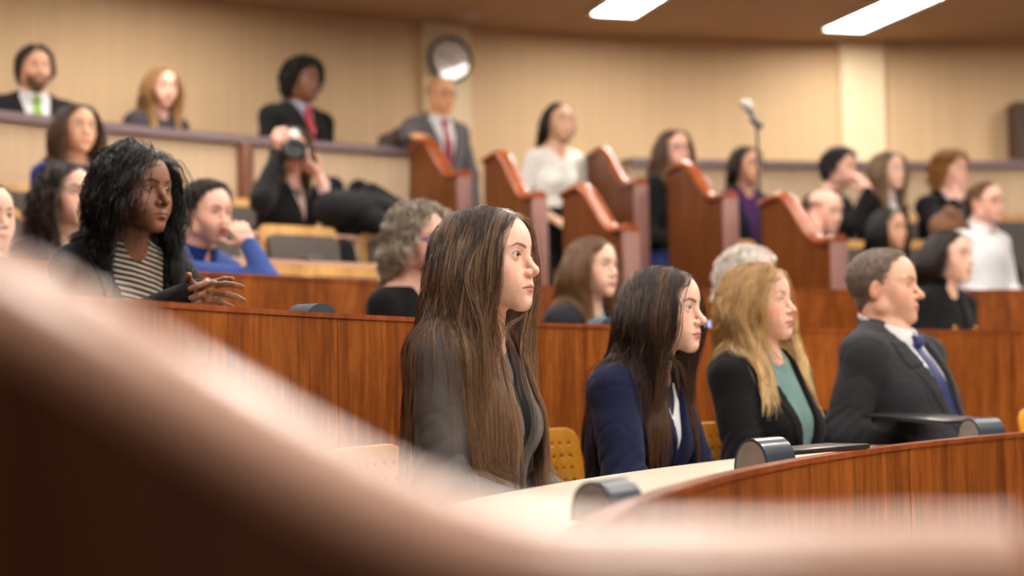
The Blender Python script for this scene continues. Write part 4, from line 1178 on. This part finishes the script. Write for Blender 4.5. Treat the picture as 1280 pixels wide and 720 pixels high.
# third row -------------------------------------------------------
add('curl', head=(86, 244, 5.8), floor=FL[3], yaw=-40, hyaw=-42, masc=0, vox=.0048, skin=fair, label='person in a dark navy top just behind the striped top', hair=[srgb(44, 30, 24), srgb(74, 52, 40)], style='curly', hairp=dict(n=2200, r=.0014, len=.40, vol=.022, wave=.014, keep=.03), top=dict(mat=fab('dark_navy_top', srgb(34, 32, 56)), neck='v'), legs=LEG, seed=41)
add('edge', head=(-16, 272, 5.3), floor=FL[3], yaw=-40, hyaw=-40, masc=1, vox=.006, skin=fair, label='person cut off by the left edge, only part of the face showing', hair=BR, style='short', hairp=dict(n=800), top=dict(mat=fab('dark_navy_top', srgb(34, 32, 56)), neck='crew'), legs=LEG, seed=42)
add('blue', head=(260, 266, 6.2), floor=FL[3], yaw=-42, hyaw=-42, hpitch=6, masc=1, vox=.0045, scale=1.0, skin=pink, lean=.22, label='person in a blue shirt resting the face on a hand', hair=[srgb(38, 27, 22), srgb(62, 46, 36)], style='short', hairp=dict(n=2600, len=.060, r=.0016, vol=.034, hl=-.004, noise=.7, lift=.6, clump=.6), beard=.35, beardcol=srgb(90, 66, 54),
    top=dict(mat=blue_sh, neck='collar'), collar=fab('blue_collar', srgb(34, 54, 116)), legs=dict(LEG, mat=navytr), seed=43, er_at=(334, 352, 5.98), wr_at=(311, 304, 6.04), hr_to=(286, 268, 6.12), hr=dict(normal=(-.8, .3, -.1), curl=.6), el=(.06, .24, -.50), wl=(.28, .05, -.50))
# fourth row ------------------------------------------------------
add('bald', head=(1031, 263, 8.9), floor=FL[4], yaw=-45, hyaw=-50, hpitch=12, masc=1, vox=.006, skin=pink, lean=.25, label='person in light blue, hand at the face, behind the lowest right divider', hair=[srgb(140, 110, 90), srgb(160, 130, 110)], style='bald', top=dict(mat=fab('sky_shirt', srgb(120, 140, 200)), neck='collar'), collar=fab('sky_shirt', srgb(120, 140, 200)), legs=dict(LEG, mat=jeans), seed=51,
    er_at=(1030, 352, 8.74), wr_at=(1017, 303, 8.79), hr_to=(1024, 264, 8.82), hr=dict(normal=(-1, .2, -.1), curl=.4))
add('scarf', head=(1112, 287, 9.0), floor=FL[4], yaw=-60, hyaw=-58, masc=0, vox=.006, skin=tan, label='person in a grey wool top just above the head of the charcoal suit', hair=BK, style='long', hairp=dict(n=1200, r=.002, len=.36, vol=.015, keep=.04), top=dict(mat=fab('grey_wool', srgb(150, 140, 136)), neck='turtle'), legs=LEG, seed=52)
add('wshirt', head=(1232, 253, 9.1), floor=FL[4], yaw=-55, hyaw=-55, masc=1, vox=.006, skin=pink, lean=.0, label='person in a white shirt and glasses seated near the right edge', hair=[srgb(104, 76, 52), srgb(150, 112, 78)], style='short', hairp=dict(n=1300, len=.05, vol=.014, r=.0018), glasses=M('clear_frame', lambda: plain('clear_frame', srgb(150, 110, 100), .3)), top=dict(mat=white_c, neck='collar'), collar=white_c, legs=dict(LEG, mat=navytr, knees=[(.36, .16, -.52), (.42, -.04, -.56)], feet=[(.40, .14, -1.05), (.40, .16, -.80)]), seed=53)
# top row ---------------------------------------------------------
add('royal', head=(97, 161, 7.5), floor=FL[5], yaw=-52, hyaw=-52, masc=0, vox=.006, skin=olive, label='person in a royal blue jacket seated below the green tie', hair=[srgb(64, 44, 32), srgb(110, 78, 54)], style='long', hairp=dict(n=1500, r=.002, len=.42, vol=.014, keep=.03), top=dict(mat=royal, neck='v'), legs=LEG, seed=61)
add('photog', head=(366, 187, 8.3), floor=FL[5], yaw=-30, hyaw=-80, hpitch=4, masc=0, vox=.006, skin=pink, label='person in black holding a camera up to the eye, legs crossed', hair=[srgb(70, 48, 34), srgb(120, 86, 56)], style='long', hairp=dict(n=1200, r=.002, len=.34, vol=.014, keep=.03), jacket=dict(mat=black_cloth, lapel=.04), vbot=-.45, vw=.07, top=dict(mat=fab('pale_pink_top', srgb(206, 176, 170)), neck='v', vz=-.30), seed=62,
    er=(.06, -.33, -.33), wr=(.03, -.155, -.075), el=(.20, .14, -.42), wl=(.14, .03, -.17), hr=dict(fwd=(.15, -.35, .75), normal=(.3, .7, .2), curl=.9), hl=dict(fwd=(-.25, -.75, .5), normal=(-.3, -.2, .9), curl=.7),
    legs=dict(LEG, knees=[(.44, .02, -.40), (.38, -.10, -.58)], feet=[(.72, .0, -.52), (.55, -.1, -1.0)], toe=(.8, 0, .2)))
add('pur', head=(934, 208, 9.7), floor=FL[5], yaw=-58, hyaw=-60, masc=0, vox=.006, skin=tan, label='person in a purple shirt and dark jacket behind the microphone stand', hair=DK, style='bob', hairp=dict(n=900, r=.002, len=.16, vol=.014, keep=.0, back=.8, fx=-.08), jacket=dict(mat=fab('dark_jacket', srgb(30, 30, 42))), vbot=-.7, vw=.09, top=dict(mat=purple_c, neck='crew'), legs=dict(LEG, mat=greytr), seed=63)
add('hand', head=(1050, 210, 9.8), floor=FL[5], yaw=-45, hyaw=-42, hpitch=6, masc=1, vox=.006, skin=pink, lean=.2, label='person in black pressing a hand to the mouth in the top row', hair=BK, style='mop', hairp=dict(n=1000, len=.06, r=.0022, vol=.02, gather=0, wave=.004), top=dict(mat=black_cloth, neck='crew'), legs=dict(LEG, mat=navytr), seed=64,
    er_at=(1068, 282, 9.55), wr_at=(1086, 236, 9.6), hr_to=(1066, 212, 9.66), hr=dict(normal=(-.8, .1, -.3), curl=.6))
add('lbl', head=(1111, 214, 9.8), floor=FL[5], yaw=-50, hyaw=-56, masc=0, vox=.006, skin=fair, label='person in a black jacket with a white collar in the top row', hair=[srgb(120, 94, 66), srgb(168, 134, 96)], style='long', hairp=dict(n=1400, r=.002, len=.38, vol=.018, keep=.025), jacket=dict(mat=black_cloth), vbot=-.5, vw=.06, top=dict(mat=white_c, neck='collar'), collar=white_c, legs=dict(LEG, mat=greytr, knees=[(.42, .06, -.44), (.40, -.12, -.60)], feet=[(.62, -.1, -.62), (.42, -.12, -1.02)]), seed=65)
add('ginger', head=(1188, 215, 9.85), floor=FL[5], yaw=-50, hyaw=-46, masc=1, vox=.006, skin=pink, label='person in a black jacket and dark red tie in the top row at right', hair=[srgb(130, 80, 34), srgb(196, 138, 66)], style='mop', hairp=dict(n=1300, len=.09, r=.002, vol=.034, wave=.010, gather=0), jacket=dict(mat=black_cloth), vbot=-.55, vw=.08, top=dict(mat=fab('grey_blue', srgb(120, 132, 156)), neck='collar'), tie=M('tie_dk', lambda: plain('dark_red_tie', srgb(90, 36, 50), .5)), legs=LEG, seed=66,
    er_at=(1176, 285, 9.6), wr_at=(1192, 256, 9.6), hr_to=(1202, 232, 9.66), hr=dict(normal=(-.9, .1, -.2), curl=.7))
add('gls', head=(843, 187, 9.25), floor=FL[4], yaw=-50, hyaw=-66, masc=0, vox=.006, skin=pink, label='person in glasses, black top and jeans half hidden by the tall divider', hair=[srgb(84, 58, 42), srgb(130, 94, 66)], style='long', hairp=dict(n=1300, r=.002, len=.36, vol=.012, keep=.035), glasses=M('dark_frame', lambda: plain('dark_frame', (.06, .04, .05), .3)), top=dict(mat=black_cloth, neck='crew', hem=.72), legs=dict(LEG, pose='stand', mat=jeans), seed=67)
# walkway and aisle ----------------------------------------------
add('gtie', head=(44, 86, 8.6), floor=FL[6], yaw=-58, hyaw=-58, masc=1, vox=.006, skin=tan, label='person in a dark suit and green tie behind the rail', hair=DK, style='mop', hairp=dict(n=1200, len=.06, r=.002, vol=.022, wave=.004, gather=0), beard=.85, beardcol=srgb(52, 36, 30), jacket=dict(mat=fab('dark_suit', srgb(34, 32, 34))), vbot=-.62, vw=.085, top=dict(mat=white_c, neck='collar'), collar=white_c, tie=green_silk, legs=dict(LEG, mat=charcoal), seed=71)
add('bl2', head=(203, 109, 9.25), floor=FL[6], yaw=-42, hyaw=-55, hpitch=6, masc=0, vox=.006, skin=pink, label='person in a dark grey top behind the rail, between green tie and red tie', hair=[srgb(160, 116, 66), srgb(196, 150, 92)], style='long', hairp=dict(n=1300, r=.002, len=.38, vol=.012, keep=.03, part=.02), jacket=dict(mat=fab('dark_grey_top', srgb(62, 60, 66)), lapel=.03), vbot=-.45, vw=.06, top=dict(mat=fab('dark_grey_top', srgb(62, 60, 66)), neck='crew'), legs=LEG, seed=72)
add('rtie', head=(379, 101, 9.55), floor=FL[6], yaw=-40, hyaw=-42, hpitch=4, masc=1, vox=.006, scale=1.05, wide=1.1, skin=deep, label='person in a black jacket and bright red tie behind the rail', hair=BK, style='mop', hairp=dict(n=1600, len=.08, r=.0022, vol=.040, wave=.01, gather=0), jacket=dict(mat=black_cloth, lapel=.05), vbot=-.40, vw=.06, top=dict(mat=fab('grey_shirt', srgb(150, 152, 170)), neck='collar'), collar=fab('grey_shirt', srgb(150, 152, 170)), tie=red_silk, legs=LEG, seed=73)
add('old', head=(551, 119, 9.9), floor=1.14, yaw=-50, hyaw=-54, hpitch=4, masc=1, vox=.006, skin=srgb(224, 164, 120), label='person standing in a grey suit and dark red tie, hand on a divider', hair=[srgb(170, 140, 110), srgb(190, 160, 130)], style='bald', glasses=M('dark_frame', lambda: 0), jacket=dict(mat=greysuit, off=.02, lapel=.06), vbot=-.62, vw=.10, top=dict(mat=white_c, neck='collar'), collar=white_c, tie=M('crimson', lambda: plain('crimson_silk', srgb(140, 26, 56), .4)), legs=dict(LEG, pose='stand', mat=navytr), seed=74,
    er_at=(499, 178, 9.72), wr_at=(514, 169, 9.42), hr_to=(531, 172, 9.36), hr=dict(normal=(0, .2, -1), curl=.5), el=(-.06, .26, -.52), wl=(.02, .24, -.76))
add('blouse', head=(699, 153, 9.6), floor=FL[5], yaw=-62, hyaw=-62, masc=0, vox=.006, skin=olive, label='person standing in a white blouse and black trousers in the aisle', hair=[srgb(36, 24, 20), srgb(60, 42, 34)], style='long', hairp=dict(n=1200, r=.002, len=.26, vol=.006, keep=-.01, back=1.2, fx=-.12, hl=-.008), top=dict(mat=fab('white_blouse', (.78, .76, .72), var=.03), neck='v', vz=-.29, hem=.56), sleeve=.98, legs=dict(LEG, pose='stand', mat=black_cloth, waist=.16), seed=75,
    el=(-.08, .24, -.50), er=(-.08, -.24, -.50), wl=(.06, .15, -.62), wr=(.08, -.10, -.62))
made = {}
for sp in P_:
    if ONLY is None or sp['key'] in ONLY:
        made[sp['key']] = person(sp)
CAST = {sp['key']: sp for sp in P_}
# ================================================================ chairs under the people, empty chairs
def seat_at(key, back=.0):
    sp = CAST[key]; H = at(*sp['head']); p = H[:2].copy(); a = math.radians(sp['yaw']); ln = sp.get('lean', .05)
    return p+np.array([math.cos(a), math.sin(a)])*(-.02-.70*ln-back)
for key, lb in (('girl', 'amber perforated chair under the grey blazer'), ('navy', 'amber perforated chair under the navy blazer'), ('blond', 'amber perforated chair under the teal blouse and black blazer'), ('man', 'amber perforated chair under the charcoal suit')):
    perf_chair(lb, seat_at(key, .05), 0, math.radians(CAST[key]['yaw']+6))
p = at(1385, 500, 5.75); perf_chair('empty amber chair at the right edge beyond the charcoal suit', p[:2], 0)
for px, lb in ((86, 'grey lecture chair under the person in the dark navy top'), (262, 'grey lecture chair under the person in the blue shirt'), (385, 'empty grey lecture chair right of the person in the blue shirt'), (478, 'empty grey lecture chair left of the purple glasses, one row up')): tier_chair(lb, px, 6.10, FL[3])
for px, lb in ((28, 'empty grey lecture chair at the left edge, below the royal blue jacket'), (296, 'empty grey lecture chair just left of the middle empty one'), (418, 'empty grey lecture chair in the middle, below the person with the camera'), (540, 'empty grey lecture chair behind the purple glasses, two rows up'), (935, 'empty grey lecture chair below the person in purple'), (1033, 'grey lecture chair under the hand at the face'), (1115, 'grey lecture chair under the grey wool top'), (1178, 'grey lecture chair with a brown suede jacket over its back'), (1236, 'grey lecture chair under the white shirt')): tier_chair(lb, px, 6.90, FL[4])
for px, lb in ((18, 'empty grey lecture chair left of the royal blue jacket'), (100, 'grey lecture chair under the royal blue jacket'), (270, 'empty grey lecture chair under the wooden rail post'), (350, 'grey lecture chair under the person with the camera'), (487, 'empty grey lecture chair right of the crossed legs'), (937, 'grey lecture chair under the person in purple'), (1050, 'grey lecture chair under the person pressing a hand to the mouth'), (1112, 'grey lecture chair under the white collar'), (1190, 'grey lecture chair under the black jacket and dark red tie'), (1268, 'empty grey lecture chair at the right edge of the top row')): tier_chair(lb, px, 7.92, FL[5])
# ================================================================ small things
pA = lambda px, r: on_arc(px, A_c, r)
def con(px, py, z, label, slab, drot=0):
    p = on_arc(px, A_c, A_r+.095); a = math.atan2(p[1]-A_c[1], p[0]-A_c[0])
    return console(label, p, a+PI+drot, z, slab)
con(1221, 550, .703, 'black console on the desk before the charcoal suit', ((-.20, .0, .080), (.32, .22, .012), .0, .05), -.25)
con(951, 586, .703, 'black console with a grey end cap on the desk, before the teal blouse', ((-.055, .26, .046), (.12, .36, .012), .0, 0), -.25)
con(754, 652, .703, 'small blurred console at the bottom centre on the pale desk', None, -.25).scale = (.9, .9, .72)
for px, py, lb in ((390, 389, 'dark blue rounded chair pad edge above the desk, left of the purple glasses'), (755, 404, 'dark blue rounded pad before the dark checked blazer')):
    k = on_arc(px, RP2c, RP2+.10); a = math.atan2(RP2c[1]-k[1], RP2c[0]-k[0])
    o = thing('desk_console', lb.replace('chair pad edge', 'console').replace('rounded pad', 'rounded console'), 'console', (k[0], k[1], .973), a, 'consoles on the second desk')
    b = MB(); b.prism([(-.105, 0)]+[(.105*math.cos(t), .142*math.sin(t)**.6 if math.sin(t) > 0 else 0) for t in np.linspace(PI, 0, 21)[1:-1]]+[(.105, 0)], (-.03, 0, 0), (.06, 0, 0), (0, 1, 0), (0, 0, 1))
    es = [e for e in b.bm.edges if len(e.link_faces) == 2 and e.calc_face_angle(0) > 1.2]; bmesh.ops.bevel(b.bm, geom=es, offset=.012, segments=3, affect='EDGES'); b.done('housing', M('console2', lambda: plain('console_blue_grey', srgb(40, 54, 68), .75, var=.08)), o)
    b = MB(); b.box((0, 0, .004), (.11, .20, .008), None, .002); b.done('base', black_pl, o)
# camera of the photographer
if 'photog' in made:
    sp = CAST['photog']; H = at(*sp['head']); hy = math.radians(sp['hyaw']); f = np.array([math.cos(hy), math.sin(hy), -.07])
    o = thing('camera', 'black camera with round lens held up by the person in black', 'camera', tuple(H+f*.155+np.array([0, 0, -.02])), hy)
    b = MB(); b.box((0, 0, 0), (.06, .13, .085), None, .01, 2); b.box((.0, 0, .05), (.05, .055, .035), None, .008, 2); b.box((.02, -.05, 0), (.06, .035, .08), None, .012, 2); b.done('body', black_pl, o)
    b = MB(); b.lathe([(.0, .03), (.042, .03), (.048, .06), (.048, .10), (.052, .105), (.052, .135), (.046, .137), (.042, .125), (0, .122)], (0, 0, -.005), 28, Matrix.Rotation(PI/2, 4, 'Y')); b.done('lens', M('lensb', lambda: plain('lens_black', (.01, .01, .011), .3, coat=.5)), o)
    b = MB(); b.lathe([(0, -.02), (.022, -.02), (.028, 0), (.02, .02), (0, .025)], (.0, 0, .088), 20, None); b.done('flash_dome', plain('flash_dome', (.9, .88, .84), .3), o)
# bag on the end of the rail
p = on_arc(497, C1, RRAIL+.03); a = face_c(p)
o = thing('bag', 'dark brown bag lying on the rail beside the grey suit', 'bag', (p[0], p[1], 2.30), a)
bagm = M('bagm', lambda: plain('brown_leather', srgb(70, 48, 38), .55, scale=12, bmp=.3))
f = lambda P: smin(ell(P, (0, 0, .045), (.07, .11, .050)), ell(P, (0, .03, .06), (.05, .07, .04)), .03)+.004*wob(P, 60, 6, 3)
V, Q = sdf_mesh(lambda P: np.maximum(f(P.astype(f32)), -P[:, 2]), (-.15, -.2, -.03), (.15, .2, .15), .007); link('pouch', mesh_np('pouch', V, Q), bagm, o)
b = MB(); b.box((0, 0, .008), (.15, .26, .016), None, .005); b.done('flat_base', black_pl, o)
b = MB(); b.tube([(.05, -.08, .05), (.075, -.04, .10), (.075, .04, .105), (.05, .08, .05)], .006); b.done('strap', black_pl, o)
# dark coat on the chair next to the photographer, brown bag on a seat
def coat(label, px, py, d, size, mat, zrot, cat='coat', name='coat', extra=None):
    p = at(px, py, d); o = thing(name, label, cat, tuple(p), zrot)
    sx, sy, sz = size
    f = lambda P: smin(smin(ell(P, (0, 0, 0), (sx, sy, sz)), ell(P, (.1*sx, .5*sy, -.5*sz), (sx*.8, sy*.6, sz*.9)), .06), ell(P, (-.1*sx, -.55*sy, .1*sz), (sx*.7, sy*.5, sz*.7)), .06)+.012*wob(P, 22, 8, 5)+.004*wob(P, 60, 8, 2)
    V, Q = sdf_mesh(lambda P: f(P.astype(f32)), (-sx-.1, -sy-.1, -sz*1.6-.1), (sx+.1, sy+.1, sz+.1), .010); link('main_fabric', mesh_np('main_fabric', V, Q), mat, o)
    g = lambda P: smin(cone(P, (.02, sy*.2, sz*.9), (.05, sy*1.1, -sz*.2), .05, .038), cone(P, (.05, sy*1.1, -sz*.2), (.06, sy*.9, -sz*1.2), .038, .035), .02)+.006*wob(P, 40, 8, 5)
    V, Q = sdf_mesh(lambda P: g(P.astype(f32)), (-.2, -sy-.2, -sz*1.6-.1), (.3, sy*1.4+.2, sz+.2), .010); link('sleeve' if cat == 'coat' else 'flap', mesh_np('sleeve', V, Q), mat, o)
coat('black coat heaped over the chairs right of the person with the camera', 452, 262, 8.15, (.13, .24, .10), fab('black_coat', (.014, .014, .016)), -1.0)
coat('brown suede jacket draped over a chair back behind the jacket with gold buttons', 1183, 285, 9.08, (.07, .085, .085), M('suede', lambda: plain('brown_suede', srgb(112, 76, 50), .8, scale=30)), -1.2)
# ================================================================ light and camera
w = bpy.data.worlds.new('World'); bpy.context.scene.world = w; w.use_nodes = True
bg = w.node_tree.nodes['Background']; bg.inputs[0].default_value = (1.0, .86, .72, 1); bg.inputs[1].default_value = WORLD
cd = bpy.data.cameras.new('camera'); cam = bpy.data.objects.new('camera', cd); C.objects.link(cam)
cd.sensor_width = 36; cd.lens = FPX/1280*36; cd.clip_start = .05
fwd = Vector((0, math.cos(PITCH), math.sin(PITCH)))
q = fwd.to_track_quat('-Z', 'Y').to_matrix().to_4x4()
cam.matrix_world = Matrix.Translation((0, 0, ZC)) @ q @ Matrix.Rotation(-ROLL, 4, 'Z')
cd.dof.use_dof = True; cd.dof.focus_distance = 3.72; cd.dof.aperture_fstop = (cd.lens/1000)/APERT
cd.dof.aperture_blades = 0
sc = bpy.context.scene; sc.camera = cam
sc.view_settings.view_transform = 'Standard'; sc.view_settings.look = 'None'; sc.view_settings.exposure = EXPO; sc.view_settings.gamma = 1
sc.view_settings.use_curve_mapping = False
try:
    sc.cycles.max_bounces = 6; sc.cycles.diffuse_bounces = 4; sc.cycles.glossy_bounces = 3; sc.cycles.caustics_reflective = False; sc.cycles.caustics_refractive = False
    sc.cycles.use_denoising = True; sc.cycles.sample_clamp_indirect = 6
except Exception: pass
